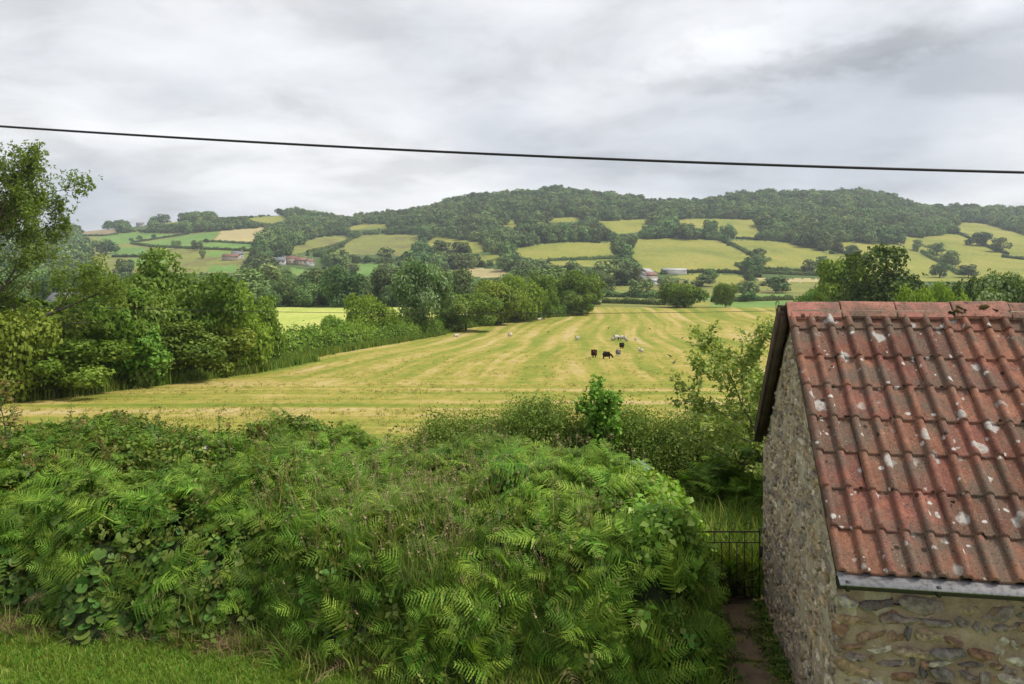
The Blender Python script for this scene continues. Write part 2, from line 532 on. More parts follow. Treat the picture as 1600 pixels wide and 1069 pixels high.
FIELDS = [  # name, material, outline in the photograph
    ('brown', M_brown, [(125, 360), (187, 358), (184, 364), (165, 367), (125, 368)]),
    ('green', M_green, [(150, 373), (190, 364), (225, 364), (280, 367), (288, 368), (208, 379), (178, 383)]),
    ('green', M_green, [(210, 382), (293, 368), (343, 361), (330, 376), (319, 384), (272, 388), (238, 385)]),
    ('tan', M_tan, [(346, 361), (417, 355), (402, 371), (396, 380), (368, 379), (335, 377)]),
    ('green', M_green, [(320, 380), (345, 379), (398, 382), (393, 389), (370, 391), (318, 388)]),
    ('green', M_green, [(318, 392), (386, 394), (381, 401), (328, 402)]),
    ('green', M_green, [(172, 388), (225, 386), (232, 396), (206, 401), (172, 400)]),
    ('green', M_green, [(205, 404), (262, 403), (258, 414), (212, 419)]),
    ('green', M_green, [(328, 415), (374, 414), (370, 425), (325, 425)]),
    ('olive', M_olive, [(248, 344), (288, 342), (281, 349), (250, 349)]),
    ('olive', M_olive, [(388, 341), (445, 336), (450, 343), (425, 349), (393, 345)]),
    ('olive', M_olive, [(330, 335), (430, 327), (432, 334), (340, 339)]),
    ('olive', M_rough, [(452, 390), (478, 377), (497, 371), (546, 368), (541, 377), (510, 388), (480, 394), (446, 399)]),
    ('olive', M_rough, [(557, 369), (600, 366), (656, 367), (653, 380), (640, 391), (630, 400), (600, 399), (545, 397), (522, 396), (540, 383)]),
    ('olive', M_olive, [(543, 355), (570, 349), (606, 350), (608, 356), (580, 358), (546, 360)]),
    ('olive', M_olive, [(663, 379), (685, 368), (710, 374), (750, 379), (768, 391), (742, 396), (725, 393), (680, 389)]),
    ('olive', M_olive, [(800, 389), (850, 381), (890, 379), (960, 379), (968, 402), (900, 404), (832, 405), (810, 399)]),
    ('olive', M_olive, [(747, 400), (790, 396), (796, 403), (776, 412), (755, 410)]),
    ('tan', M_tan, [(685, 424), (740, 418), (792, 423), (804, 430), (770, 434), (715, 432)]),
    ('green', M_green, [(500, 418), (550, 412), (626, 414), (621, 421), (580, 431), (518, 425)]),
    ('green', M_green, [(455, 418), (490, 424), (485, 431), (452, 431)]),
    ('olive', M_olive, [(768, 345), (809, 344), (806, 357), (785, 353)]),
    ('olive', M_olive, [(838, 342), (906, 339), (906, 346), (860, 348)]),
    ('olive', M_olive, [(933, 345), (1012, 343), (1016, 352), (996, 363), (965, 366), (948, 356)]),
    ('olive', M_olive, [(1056, 344), (1090, 342), (1180, 343), (1191, 350), (1180, 371), (1152, 371), (1130, 361), (1060, 352)]),
    ('olive', M_olive, [(995, 374), (1050, 372), (1090, 374), (1121, 376), (1148, 389), (1178, 403), (1147, 414), (1160, 421), (1120, 424), (1040, 428), (1010, 421), (984, 398), (979, 388)]),
    ('olive', M_olive, [(1130, 375), (1190, 376), (1228, 379), (1290, 395), (1324, 405), (1316, 417), (1270, 423), (1240, 421), (1200, 417), (1180, 414), (1202, 408), (1194, 399), (1152, 383)]),
    ('olive', M_olive, [(858, 409), (965, 405), (960, 412), (935, 417), (868, 415)]),
    ('olive', M_olive, [(1043, 432), (1090, 428), (1150, 430), (1172, 437), (1160, 446), (1120, 441), (1090, 439)]),
    ('tan', M_tan, [(1178, 434), (1290, 436), (1290, 441), (1198, 441)]),
    ('olive', M_olive, [(1288, 379), (1385, 381), (1392, 385), (1350, 396), (1322, 394), (1297, 386)]),
    ('olive', M_olive, [(1408, 379), (1450, 372), (1490, 373), (1530, 387), (1560, 397), (1600, 404), (1660, 410), (1660, 430), (1560, 431), (1530, 425), (1500, 410), (1480, 399), (1440, 388)]),
    ('olive', M_olive, [(1488, 348), (1530, 348), (1555, 354), (1600, 367), (1640, 374), (1575, 377), (1545, 373), (1500, 362)]),
    ('olive', M_olive, [(1578, 387), (1640, 387), (1640, 400), (1583, 396)]),
    ('olive', M_olive, [(1436, 402), (1468, 405), (1480, 413), (1500, 431), (1450, 431)]),
    ('green', M_green, [(942, 456), (1037, 459), (1110, 462), (1237, 459), (1237, 467), (1110, 470), (1037, 466), (942, 463)]),
    ('olive', M_olive, [(942, 466), (1037, 469), (1110, 472), (1110, 478), (1035, 474), (942, 472)]),
    ('green', M_green, [(1112, 473), (1237, 470), (1237, 486), (1112, 483)]),
    ('olive', M_olive, [(1290, 372), (1480, 366), (1700, 372), (1700, 440), (1290, 440)]),
    ('green', M_rough, [(100, 357), (300, 362), (418, 354), (396, 394), (378, 428), (100, 428)]),
    ('green', M_rough, [(930, 438), (1340, 438), (1340, 492), (930, 492)]),
]

# left boundary hedge of the hay field (world coordinates)
LHY = np.array([6, 20, 43, 61, 76, 107, 155, 190, 205, 232, 260.])
LHX = np.array([-40, -36, -29.5, -25.6, -23.6, -20.6, -13, 4.5, 18, 24, 30.])


def jit(px, py, a=1.2):
    s = np.sin(px * 0.31 + py * 0.7) + np.sin(px * 0.83 - py * 1.3) + np.sin(px * 1.9 + py * 2.1) * 0.6
    s2 = np.sin(px * 0.37 - py * 0.9 + 2) + np.sin(px * 0.77 + py * 1.7 + 1)
    return px + a * s * 0.6, py + a * s2 * 0.25


def grid_part(ts, Ys):
    T, YY = np.meshgrid(ts, Ys)
    X = T * YY
    Z = terr(X, YY) + CZ
    V = np.stack([X, YY, Z], -1).reshape(-1, 3)
    nr, nc = len(Ys), len(ts)
    i = np.arange(nr - 1)[:, None] * nc + np.arange(nc - 1)[None]
    Q = np.stack([i, i + 1, i + nc + 1, i + nc], -1).reshape(-1, 4)
    return V, Q


def sub_object(name, V, Q, mask, mat):
    q = Q[mask]
    used, inv = np.unique(q, return_inverse=True)
    me = np_mesh(name, V[used], inv.reshape(q.shape), [mat], smooth=True)
    o = link(name, me)
    lab(o, kind='structure')
    return o


def build_land():
    # near: Y 9.5 .. 238
    ts = np.linspace(-1.25, 1.25, 420)
    Ys = np.geomspace(9.5, 238, 150)
    V, Q = grid_part(ts, Ys)
    C = V[Q].mean(1)
    xl = np.interp(C[:, 1], LHY, LHX)
    right = C[:, 0] > xl + 0.3
    nearrough = (C[:, 1] < 15.5 + 0.6 * np.sin(C[:, 0])) | ((C[:, 1] < 40) & (C[:, 0] > 7 + 0.35 * C[:, 1]))
    wob = 0.35 * np.sin(C[:, 1] * 0.9) + 0.3 * np.sin(C[:, 1] * 2.3)
    verge = right & (C[:, 0] < xl + 2.3 + wob) & (C[:, 1] < 200)
    hay = right & ~nearrough & ~verge
    sub_object('hay_field', V, Q, hay, M_hay)
    med = (~right) & (C[:, 0] < xl - 2) & (C[:, 1] > 50)
    sub_object('meadow', V, Q, med, M_meadow)
    sub_object('rough_ground', V, Q, ~(hay | med), M_under)
    # hill and valley
    ts = np.concatenate([np.linspace(-1.25, -0.76, 30), np.linspace(-0.755, 0.755, 600), np.linspace(0.76, 1.25, 30)])
    Ys = np.concatenate([np.arange(238, 450, 4.0), np.arange(450, 1330, 7.5), np.arange(1330, 1760, 40)])
    V, Q = grid_part(ts, Ys)
    C = V[Q].mean(1)
    px = 800 + F * C[:, 0] / C[:, 1]
    py = HY - F * (C[:, 2] - CZ) / C[:, 1]
    jx, jy = jit(px, py)
    taken = np.zeros(len(Q), bool)
    for nm, mt, poly in FIELDS:
        k = inpoly(jx, jy, poly) & ~taken & (C[:, 1] < 1310)
        if k.sum() < 3: continue
        taken |= k
        sub_object('field', V, Q, k, mt)
    sub_object('hill', V, Q, ~taken, M_under)
    # garden ground round the house side
    gv, gq = [], None
    xs = np.linspace(-14, 6, 60); ys = np.linspace(-6, 9.5, 40)
    XX, YY = np.meshgrid(xs, ys)
    ZZ = 0.012 * np.sin(XX * 2.1) * np.sin(YY * 1.7) - 0.004
    ZZ[-1, :] = -0.02
    V = np.stack([XX, YY, ZZ], -1).reshape(-1, 3)
    i = np.arange(39)[:, None] * 60 + np.arange(59)[None]
    Q = np.stack([i, i + 1, i + 61, i + 60], -1).reshape(-1, 4)
    o = link('lawn', np_mesh('lawn', V, Q, [M_lawn], smooth=True))
    lab(o, kind='structure')
    o['label'] = 'short green garden lawn at the foot of the bracken bank'


build_land()

# ------------------------------------------------------------------ foliage building blocks


def unit(v):
    return v / (np.linalg.norm(v, axis=-1, keepdims=True) + 1e-9)


def leaves(P, nrm, size, aspect=0.6, g=None, along=None, fold=0.12):
    """rhombic leaves, each slightly folded on its midrib"""
    g = g or rng
    n = len(P)
    nrm = unit(nrm)
    a = g.normal(size=(n, 3)) if along is None else along + 0.35 * g.normal(size=(n, 3))
    a = unit(a - (a * nrm).sum(1)[:, None] * nrm)
    b = np.cross(nrm, a)
    s = np.broadcast_to(np.asarray(size, float), (n,))[:, None]
    V = np.stack([P - a * s * 0.5, P + b * s * aspect * 0.5 + nrm * s * fold, P + a * s * 0.5 - nrm * s * fold * 0.6, P - b * s * aspect * 0.5 + nrm * s * fold], 1)
    Fq = np.arange(n * 4).reshape(n, 4)
    return V.reshape(-1, 3), Fq


def crown_data(seed, n, leaf, lobes=14, squash=0.85, spread=0.62, lr=(0.26, 0.44), low=-0.75, tvar=0.5, droop=0.0, nrand=0.6):
    """leaf cloud of many lobes, about unit radius round the origin"""
    g = np.random.default_rng(seed)
    d = unit(g.normal(size=(lobes, 3)))
    d[:, 2] = d[:, 2] * 0.95 + 0.12
    c = unit(d) * (spread * g.uniform(0.55, 1.12, size=(lobes, 1)))
    c[:, 2] *= squash
    r = g.uniform(lr[0], lr[1], lobes)
    c = np.vstack([c, [[0, 0, 0]]]); r = np.append(r, 0.55)
    lt = g.uniform(0, 1, lobes + 1)
    k = g.choice(lobes + 1, n, p=r ** 2 / (r ** 2).sum())
    dr = unit(g.normal(size=(n, 3)) + 0.55 * unit(c[k] + 1e-3))
    # break each lobe into sprays
    ph = 3.0 * np.sin(dr[:, 0] * 7 + k) + 2.0 * np.sin(dr[:, 1] * 9 + 2.3 * k) + 2.0 * np.sin(dr[:, 2] * 8 + 1.1 * k)
    rr = r[k] * (0.86 + 0.028 * ph + 0.16 * g.normal(size=n).clip(-1.6, 1.6))
    P = c[k] + dr * rr[:, None] * np.array([1, 1, squash])
    P[:, 2] -= droop * (P[:, 0] ** 2 + P[:, 1] ** 2)
    P[:, 2] = np.maximum(P[:, 2], low + 0.1 * g.normal(size=n))
    nm = dr + nrand * g.normal(size=(n, 3)) + np.array([0, 0, 0.25])
    sz = leaf * g.uniform(0.6, 1.35, n)
    V, Fq = leaves(P, nm, sz, 0.66, g)
    t = np.clip(0.5 + tvar * (lt[k] - 0.5) + 0.25 * g.normal(size=n), 0, 1)
    return V, Fq, np.repeat(t, 4)


def branches(seed, height, trunk_r, levels=3, nsub=(6, 5, 4), up=0.55, spread=0.75, first=0.3, wob=0.10, lenr=0.55, lean=(0, 0)):
    """limbs as (points, radii); returns them and twig end points with directions"""
    g = np.random.default_rng(seed)
    limbs, tips = [], []

    def grow(p, d, L, r, lev):
        n = 6 if lev == 0 else 4
        pts, rad = [p], [r]
        dd = d
        for i in range(n):
            dd = unit(dd + wob * g.normal(size=3) + np.array([0, 0, 0.06]))
            p = p + dd * L / n
            pts.append(p); rad.append(r * (1 - 0.75 * (i + 1) / n))
        limbs.append((np.array(pts), np.array(rad), lev))
        if lev >= levels:
            tips.append((pts[-1], dd)); tips.append((pts[-2], dd))
            return
        ns = nsub[lev]
        for j in range(ns):
            f = (first if lev == 0 else 0.25) + (1 - (first if lev == 0 else 0.25)) * (j + 0.6) / ns
            q = np.array(pts); i0 = min(int(f * n), n - 1)
            pp = q[i0] + (q[i0 + 1] - q[i0]) * (f * n - i0)
            a = g.uniform(0, 2 * np.pi) if lev else 2.4 * j + g.uniform(-0.4, 0.4)
            side = np.array([np.cos(a), np.sin(a), 0])
            side = unit(side - (side @ dd) * dd * 0.5)
            nd = unit(dd * up + side * spread + 0.12 * g.normal(size=3))
            grow(pp, nd, L * lenr * (1.12 - 0.55 * f) * g.uniform(0.8, 1.2), rad[i0] * 0.6, lev + 1)
        tips.append((pts[-1], dd))

    grow(np.zeros(3), unit(np.array([lean[0], lean[1], 1.0])), height, trunk_r, 0)
    return limbs, tips


def limb_mesh(name, limbs, mat, minr=0.0, sides=(7, 5, 4, 3)):
    mb = MB()
    for p, r, lev in limbs:
        mb.tube(p, np.maximum(r, minr), sides[min(lev, 3)], cap=False)
    return mb.mesh(name, mat, smooth=True)


_trunk_cache = {}


def trunk_mesh(kind=0):
    if kind not in _trunk_cache:
        lb, _ = branches(70 + kind, 0.95, 0.045, levels=2, nsub=(7, 4, 3), up=0.75, spread=0.6, first=0.25, lenr=0.5)
        _trunk_cache[kind] = limb_mesh('trunk', lb, M_bark)
    return _trunk_cache[kind]


def tree(name, label, cat, base, height, width, crown_me, group=None, rz=0.0, crown_low=0.22, kind=0, depth=None):
    """thing > trunk, crown; crown meshes have about unit radius"""
    o = empty(name, base, rz)
    lab(o, label, cat, group)
    link('trunk', trunk_mesh(kind), o, scale=(width * 0.45, width * 0.45, height * 0.62))
    ch = height * (1 - crown_low)
    link('crown', crown_me, o, loc=(0, 0, height * crown_low + ch * 0.5), scale=(width * 0.5, (depth or width) * 0.5, ch * 0.5))
    return o


# ---- geometry-node scatter used only for uncountable growth
_protos = {}


def proto_coll(key, meshes):
    c = bpy.data.collections.new('source_' + key)
    for i, me in enumerate(meshes):
        o = bpy.data.objects.new('%s_%02d' % (key, i), me)
        c.objects.link(o)
    return c


def scatter(name, coll, P, rot, scl, idx, parent=None):
    P = np.asarray(P, np.float32)
    me = bpy.data.meshes.new(name)
    me.vertices.add(len(P))
    me.vertices.foreach_set('co', P.ravel())
    a = me.attributes.new('rot', 'FLOAT_VECTOR', 'POINT'); a.data.foreach_set('vector', np.asarray(rot, np.float32).ravel())
    scl = np.asarray(scl, np.float32)
    if scl.ndim == 1: scl = np.repeat(scl[:, None], 3, 1)
    a = me.attributes.new('scl', 'FLOAT_VECTOR', 'POINT'); a.data.foreach_set('vector', scl.ravel())
    a = me.attributes.new('idx', 'INT', 'POINT'); a.data.foreach_set('value', np.asarray(idx, np.int32))
    me.update()
    o = link(name, me, parent)
    ng = bpy.data.node_groups.new('scatter_' + name, 'GeometryNodeTree')
    ng.interface.new_socket('Geometry', in_out='INPUT', socket_type='NodeSocketGeometry')
    ng.interface.new_socket('Geometry', in_out='OUTPUT', socket_type='NodeSocketGeometry')
    n, l = ng.nodes, ng.links
    gi, go = n.new('NodeGroupInput'), n.new('NodeGroupOutput')
    ci = n.new('GeometryNodeCollectionInfo')
    ci.inputs['Collection'].default_value = coll
    ci.inputs['Separate Children'].default_value = True
    ci.inputs['Reset Children'].default_value = True
    ip = n.new('GeometryNodeInstanceOnPoints')
    ip.inputs['Pick Instance'].default_value = True
    def na(nm, dt):
        q = n.new('GeometryNodeInputNamedAttribute'); q.data_type = dt
        q.inputs['Name'].default_value = nm
        return q.outputs['Attribute']
    er = n.new('FunctionNodeEulerToRotation')
    l.new(na('rot', 'FLOAT_VECTOR'), er.inputs[0])
    l.new(gi.outputs[0], ip.inputs['Points'])
    l.new(ci.outputs[0], ip.inputs['Instance'])
    l.new(na('idx', 'INT'), ip.inputs['Instance Index'])
    l.new(er.outputs[0], ip.inputs['Rotation'])
    l.new(na('scl', 'FLOAT_VECTOR'), ip.inputs['Scale'])
    l.new(ip.outputs[0], go.inputs[0])
    md = o.modifiers.new('scatter', 'NODES')
    md.node_group = ng
    o['kind'] = 'stuff'
    return o


# ------------------------------------------------------------------ the wooded hill
def far_tree_mesh(seed, mat, n=900, leaf=0.2):
    V, Fq, t = crown_data(seed, n, leaf, lobes=9, squash=0.95, spread=0.6, lr=(0.3, 0.48), low=-0.95, tvar=0.4, nrand=0.35)
    V[:, 2] = (V[:, 2] - V[:, 2].min()) / np.ptp(V[:, 2])
    V[:, :2] /= np.percentile(np.abs(V[:, :2]), 98)
    return np_mesh('crown', V, Fq, [mat], tint=t)


FAR = [far_tree_mesh(200 + i, L_far) for i in range(6)]
C_far = proto_coll('far_tree', FAR)
C_belt = proto_coll('belt_tree', [far_tree_mesh(210 + i, L_far, 3200, 0.10) for i in range(6)])


def build_woods():
    g = np.random.default_rng(3)
    P, S, K = [], [], []
    sp = 9.0
    ys = np.arange(242, 1345, sp)
    for y in ys:
        xs = np.arange(-0.80 * y, 0.80 * y, sp)
        x = xs + g.uniform(-0.5, 0.5, len(xs)) * sp
        yy = y + g.uniform(-0.5, 0.5, len(xs)) * sp
        P.append(np.stack([x, yy], 1))
    P = np.concatenate(P)
    z = terr(P[:, 0], P[:, 1])
    px = 800 + F * P[:, 0] / P[:, 1]
    py = HY - F * z / P[:, 1]
    # keep the open valley on the right clear; its trees stand singly
    clear = [[(1402, 376), (1490, 366), (1700, 374), (1700, 446), (1402, 446)], [(140, 366), (300, 364), (405, 358), (392, 392), (376, 424), (140, 424)], [(1300, 384), (1400, 384), (1400, 440), (1320, 440)],
             [(938, 447), (1180, 447), (1180, 428), (1330, 428), (1330, 492), (938, 492)],
             [(995, 420), (1060, 420), (1060, 447), (995, 447)], [(350, 396), (378, 396), (378, 410), (350, 410)], [(425, 402), (500, 402), (500, 418), (425, 418)],
             [(205, 344), (232, 344), (232, 357), (205, 357)]]
    polys = [f[2] for f in FIELDS[:-3]] + clear
    H = np.zeros(len(P))
    cl = np.sin(P[:, 0] / 37 + 1.7 * np.sin(P[:, 1] / 53)) * np.sin(P[:, 1] / 41 + P[:, 0] / 90)
    hmax = (6.5 + 11.0 * g.uniform(size=len(P)) ** 1.5) * (1 + 0.22 * cl * (P[:, 1] > 455))
    hmax = np.where(P[:, 1] < 455, np.minimum(hmax, 14.0), hmax)
    todo = np.ones(len(P), bool)
    for fac in (1.0, 0.72, 0.45, 0.25):
        h = hmax * fac
        ok = todo.copy()
        for fr in (0.0, 0.4, 0.7, 1.0):
            qy = py - F * h * fr / P[:, 1]
            for sx in (-0.34, 0.34) if 0.2 < fr < 0.8 else (0.0,):
                jx, jy = jit(px + sx * F * h / P[:, 1], qy, 0.8)
                for po in polys:
                    ok &= ~inpoly(jx, jy, po)
        H[ok] = h[ok]
        todo &= ~ok
    # open strip of scrub under the ridge
    strip = inpoly(px, py, [(985, 308), (1130, 308), (1150, 321), (1010, 322)])
    H[strip] *= 0.35
    keep = H > 0
    keep &= ~((H < 5) & (g.uniform(size=len(P)) < 0.25))
    P, H, z = P[keep], H[keep], z[keep]
    Y = P[:, 1]
    belt = Y < 455
    n = len(P)
    W = H * g.uniform(0.36, 0.70, n)
    W = np.where(H < 6, H * 0.75, W)
    pos = np.column_stack([P, z + CZ - 0.12 * H])
    rot = np.column_stack([np.zeros(n), np.zeros(n), g.uniform(0, 6.28, n)])
    scl = np.column_stack([W, W, H * 1.08])
    idx = g.integers(0, 6, n)
    for nm, k, lb_, ct in (('hill_wood', ~belt, 'broad dark wood and hedgerow scrub covering the far hillside up to the skyline', 'woodland'),
                           ('valley_wood', belt, 'belt of mixed green trees along the valley bottom beyond the fields', 'woodland')):
        o = scatter(nm, C_belt if nm == 'valley_wood' else C_far, pos[k], rot[k], scl[k], idx[k])
        lab(o, lb_, ct)
    return n


build_woods()


def hedge_strip(name, label, pts, width, height, leaf, mat, dens=1.0, seed=0, cat='hedge', group=None):
    """a hedge along world points: leaf sprays round a solid core coloured dark as inner shade"""
    g = np.random.default_rng(seed)
    pts = np.asarray(pts, float)
    seg = np.linalg.norm(np.diff(pts[:, :2], axis=0), axis=1)
    cum = np.concatenate([[0], np.cumsum(seg)])
    L = cum[-1]
    root = empty(name, pts[0])
    lab(root, label, cat, group)
    n = int(dens * L * (width + 2 * height) / (leaf * leaf * 0.33))
    s = g.uniform(0, L, n)
    C = np.column_stack([np.interp(s, cum, pts[:, i]) for i in range(3)])
    k = np.clip(np.searchsorted(cum, s) - 1, 0, len(seg) - 1)
    T = unit((pts[k + 1] - pts[k])[:, :2])
    S = np.column_stack([-T[:, 1], T[:, 0], np.zeros(n)])
    th = g.uniform(-0.25, np.pi + 0.25, n)
    hv = height * (1 + 0.16 * np.sin(s * 0.9 / height + seed) + 0.12 * np.sin(s * 2.3 / height) + 0.08 * np.sin(s * 5.1 / height))
    rr = 1 + 0.10 * g.normal(size=n)
    off = np.sign(np.cos(th)) * np.abs(np.cos(th)) ** 0.6
    P = C + S * (off * width / 2 * rr)[:, None]
    P[:, 2] += np.clip(np.sin(th), 0, 1) ** 0.7 * hv * rr + np.where(np.sin(th) < 0.05, g.uniform(0, 0.5, n) * hv, 0)
    nm = S * np.cos(th)[:, None] + np.array([0, 0, 1.0]) * np.sin(th)[:, None] + 0.7 * g.normal(size=(n, 3))
    V, Fq = leaves(P, nm, leaf * g.uniform(0.6, 1.4, n), 0.7, g)
    t = np.clip(0.5 + 0.18 * np.sin(s / height * 0.5) + 0.25 * g.normal(size=n), 0, 1)
    link('foliage', np_mesh('foliage', V - pts[0], Fq, [mat], tint=np.repeat(t, 4)), root)
    # core
    m = max(3, int(L / max(1.0, height)))
    ss = np.linspace(0, L, m)
    Cc = np.column_stack([np.interp(ss, cum, pts[:, i]) for i in range(3)])
    Tc = np.gradient(Cc[:, :2], axis=0); Tc = unit(Tc)
    Sc = np.column_stack([-Tc[:, 1], Tc[:, 0], np.zeros(m)])
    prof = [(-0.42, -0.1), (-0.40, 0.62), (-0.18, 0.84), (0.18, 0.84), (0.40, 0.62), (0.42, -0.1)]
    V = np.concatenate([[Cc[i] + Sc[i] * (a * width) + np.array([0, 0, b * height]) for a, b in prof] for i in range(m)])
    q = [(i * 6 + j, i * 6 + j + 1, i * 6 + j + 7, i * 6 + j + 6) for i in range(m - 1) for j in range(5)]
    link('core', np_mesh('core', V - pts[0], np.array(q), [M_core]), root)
    return root


FAR_HEDGES = [
    ([(1122, 374), (1145, 383), (1157, 390), (1172, 398), (1186, 402)], 'thin hedge zigzagging down between the two broad pale hill fields'),
    ([(1203, 407), (1186, 412), (1150, 415), (1165, 421), (1200, 422), (1262, 425)], 'hooked hedge running right below the lone round hillside bush'),
    ([(1033, 429), (1090, 426), (1150, 427), (1188, 434)], 'low dark hedge beside the long pale barn'),
    ([(1160, 426), (1250, 430), (1312, 432)], 'long straight hedge along the bottom edge of the right-hand hill fields'),
    ([(856, 408), (910, 406), (966, 404)], 'level dark hedge under the wide pale field left of the lone tree'),
    ([(1290, 388), (1318, 396), (1336, 402), (1362, 412)], 'sloping hedge below the wood left of the big dark oak'),
    ([(1440, 394), (1470, 411), (1500, 430)], 'hedge with trees sloping down right behind the big dark oak'),
    ([(1498, 366), (1530, 380), (1556, 392), (1575, 398)], 'hedge dropping between the two pale fields at the hill right edge'),
    ([(1566, 402), (1600, 406), (1640, 408)], 'short hedge across the pale slope at the right picture edge'),
    ([(205, 381), (240, 386), (298, 389)], 'hedge under the large bright green field on the left hill'),
    ([(205, 380), (250, 373), (296, 366)], 'hedge rising along the top of the large bright green field'),
    ([(318, 378), (360, 380), (399, 382)], 'hedge under the tan stubble field on the left hill'),
    ([(314, 390), (350, 391), (392, 393)], 'hedge between the two narrow green fields below the stubble'),
    ([(176, 402), (230, 402), (262, 401)], 'hedge low on the left hill above the bush top'),
    ([(130, 369), (160, 369), (186, 366)], 'hedge under the brown ploughed field on the left hill'),
    ([(942, 464), (990, 465), (1037, 467)], 'upper thin hedge crossing the valley floor left of the round bush'),
    ([(942, 474), (990, 475), (1037, 477)], 'lower hedge at the far end of the mown field left of the round bush'),
    ([(1112, 472), (1170, 471), (1237, 469)], 'thin hedge across the valley floor right of the round bush'),
    ([(1150, 373), (1190, 375), (1240, 379)], 'hedge at the foot of the wood above the right pale field'),
    ([(480, 395), (510, 389), (540, 379), (556, 368)], 'bushy hedge climbing between the two rough hill pastures'),
]
for i, (pl, lb_) in enumerate(FAR_HEDGES):
    w = [P2W(x, y, 236) for x, y in pl]
    d = w[0].y
    hedge_strip('hedge', lb_, w, 2.6 if d > 350 else 1.8, 2.3 if d > 350 else 1.7, 0.75 if d > 350 else 0.4, L_far, 1.2, 300 + i, group='hedges dividing the far fields')

# ---- single trees of the far fields: x, base row, width, height in the photograph
FAR_TREES = [
    (1272, 386, 38, 29, 'rounded pale tree bulging from the lower edge of the hill wood'),
    (1308, 396, 18, 17, 'small tree on the hedge just below the hill wood'),
    (1334, 401, 26, 18, 'low spreading tree above the lighter green tree left of the dark oak'),
    (1434, 393, 18, 19, 'small upright tree on the slope just right of the dark oak top'),
    (1464, 399, 28, 19, 'wide domed tree second along the hedge right of the dark oak'),
    (1487, 417, 29, 25, 'leaning airy tree third along the hedge right of the dark oak'),
    (1468, 434, 24, 23, 'grey-green tree standing low beside the dark oak right flank'),
    (1513, 434, 26, 20, 'dark rounded tree at the lower end of the sloping hedge'),
    (1530, 384, 33, 21, 'broad tree on the hedge between the two right-edge pale fields'),
    (1562, 394, 27, 23, 'rounded tree below the upper right pale field'),
    (1264, 427, 24, 21, 'dark left tree of the pair at the field bottom left of the dark oak'),
    (1284, 425, 24, 24, 'taller right tree of the pair at the field bottom left of the dark oak'),
    (1138, 373, 24, 23, 'pale tree at the right end of the row across the hill centre'),
    (1110, 373, 25, 29, 'tallest pale tree of the row across the hill centre'),
    (1075, 374, 32, 25, 'wide dark tree in the middle of the row across the hill centre'),
    (1046, 371, 30, 27, 'dark bushy tree at the left end of the row across the hill centre'),
    (1030, 353, 27, 17, 'small dark clump above the row of trees on the hill centre'),
    (966, 403, 23, 27, 'lone tree with a bare trunk between the two wide pale fields'),
    (988, 389, 16, 18, 'bush at the upper left corner of the widest pale field'),
    (978, 433, 36, 29, 'dark dense tree just left of the farm buildings'),
    (1185, 405, 25, 17, 'lone round bush at the bend of the zigzag hedge'),
    (1110, 441, 28, 21, 'dark tree on the low hedge right of the long barn'),
    (1098, 448, 34, 18, 'spreading bush in front of the low hedge tree right of the barn'),
    (1001, 465, 37, 28, 'dark oak standing free on the valley floor below the farm'),
    (1042, 457, 35, 24, 'dark rounded tree right of the free-standing valley oak'),
    (1168, 462, 36, 22, 'dark tree right of the two trees at the field end'),
    (1167, 472, 30, 17, 'low bush under the dark valley tree near the shed ridge'),
    (1212, 458, 52, 26, 'wide grey-green clump above the left end of the shed ridge'),
    (690, 399, 31, 23, 'rounded tree over the hedge right of the rough brown-patched pasture'),
    (720, 403, 30, 24, 'tall round tree second from the rough pasture'),
    (656, 401, 28, 24, 'dark tree at the lower right corner of the rough pasture'),
    (664, 379, 19, 16, 'small tree on the right edge of the rough pasture'),
    (734, 419, 30, 23, 'shapely round oak above the tan valley field'),
    (692, 421, 36, 21, 'wide low bush left of the oak above the tan valley field'),
    (792, 397, 22, 18, 'tree at the top left corner of the wide pale field under the wood'),
    (792, 424, 30, 27, 'tall dark tree above the right end of the tan field'),
    (826, 426, 32, 22, 'rounded dark tree right of the tan field'),
    (766, 418, 12, 12, 'tiny tree between the oak and the tall dark tree'),
    (547, 433, 27, 22, 'round tree in front of the small green field above the valley wood'),
    (602, 433, 30, 23, 'dark domed tree at the right end of the small green field'),
    (601, 406, 28, 19, 'flat-topped tree on the hedge below the rough pasture'),
    (535, 412, 12, 21, 'narrow dark conifer on the hedge below the rough pasture'),
    (165, 397, 36, 23, 'dark wide tree on the left hill beside the ash twigs'),
    (195, 433, 29, 28, 'dark upright tree seen between the ash and the left bush top'),
    (206, 379, 7, 7, 'tiny left bush on the hedge of the left green fields'),
    (218, 376, 9, 8, 'second tiny bush on the hedge of the left green fields'),
    (241, 373, 8, 7, 'third tiny bush on the hedge of the left green fields'),
    (308, 391, 17, 15, 'round tree at the lower edge of the large bright green field'),
    (317, 404, 11, 15, 'upright tree just below the round tree on the left hill'),
    (322, 380, 7, 7, 'tiny bush at the corner of the tan stubble field'),
    (246, 345, 8, 9, 'small tree alone on the left skyline by the white house'),
    (281, 343, 6, 6, 'tiny round tree on the skyline right of the white house'),
    (380, 393, 9, 8, 'little tree between the narrow green fields'),
    (275, 389, 14, 13, 'grey-green tree behind the top of the left bush'),
]
for i, (x, yb, w, h, lb_) in enumerate(FAR_TREES):
    b = P2W(x, yb, 236)
    k = b.y / F
    hh, ww = h * k * 1.06, w * k * 1.05
    o = empty('field_tree', b, rz=1.7 * i)
    lab(o, lb_, 'tree', 'single trees of the far fields')
    link('trunk', trunk_mesh(i % 3), o, scale=(hh * 0.8, hh * 0.8, hh * 0.8))
    low = 0.16 if 'trunk' in lb_ else 0.02
    link('crown', FAR[i % 6], o, loc=(0, 0, hh * low), scale=(ww / 2.0, ww / 2.0, hh * (1 - low)))

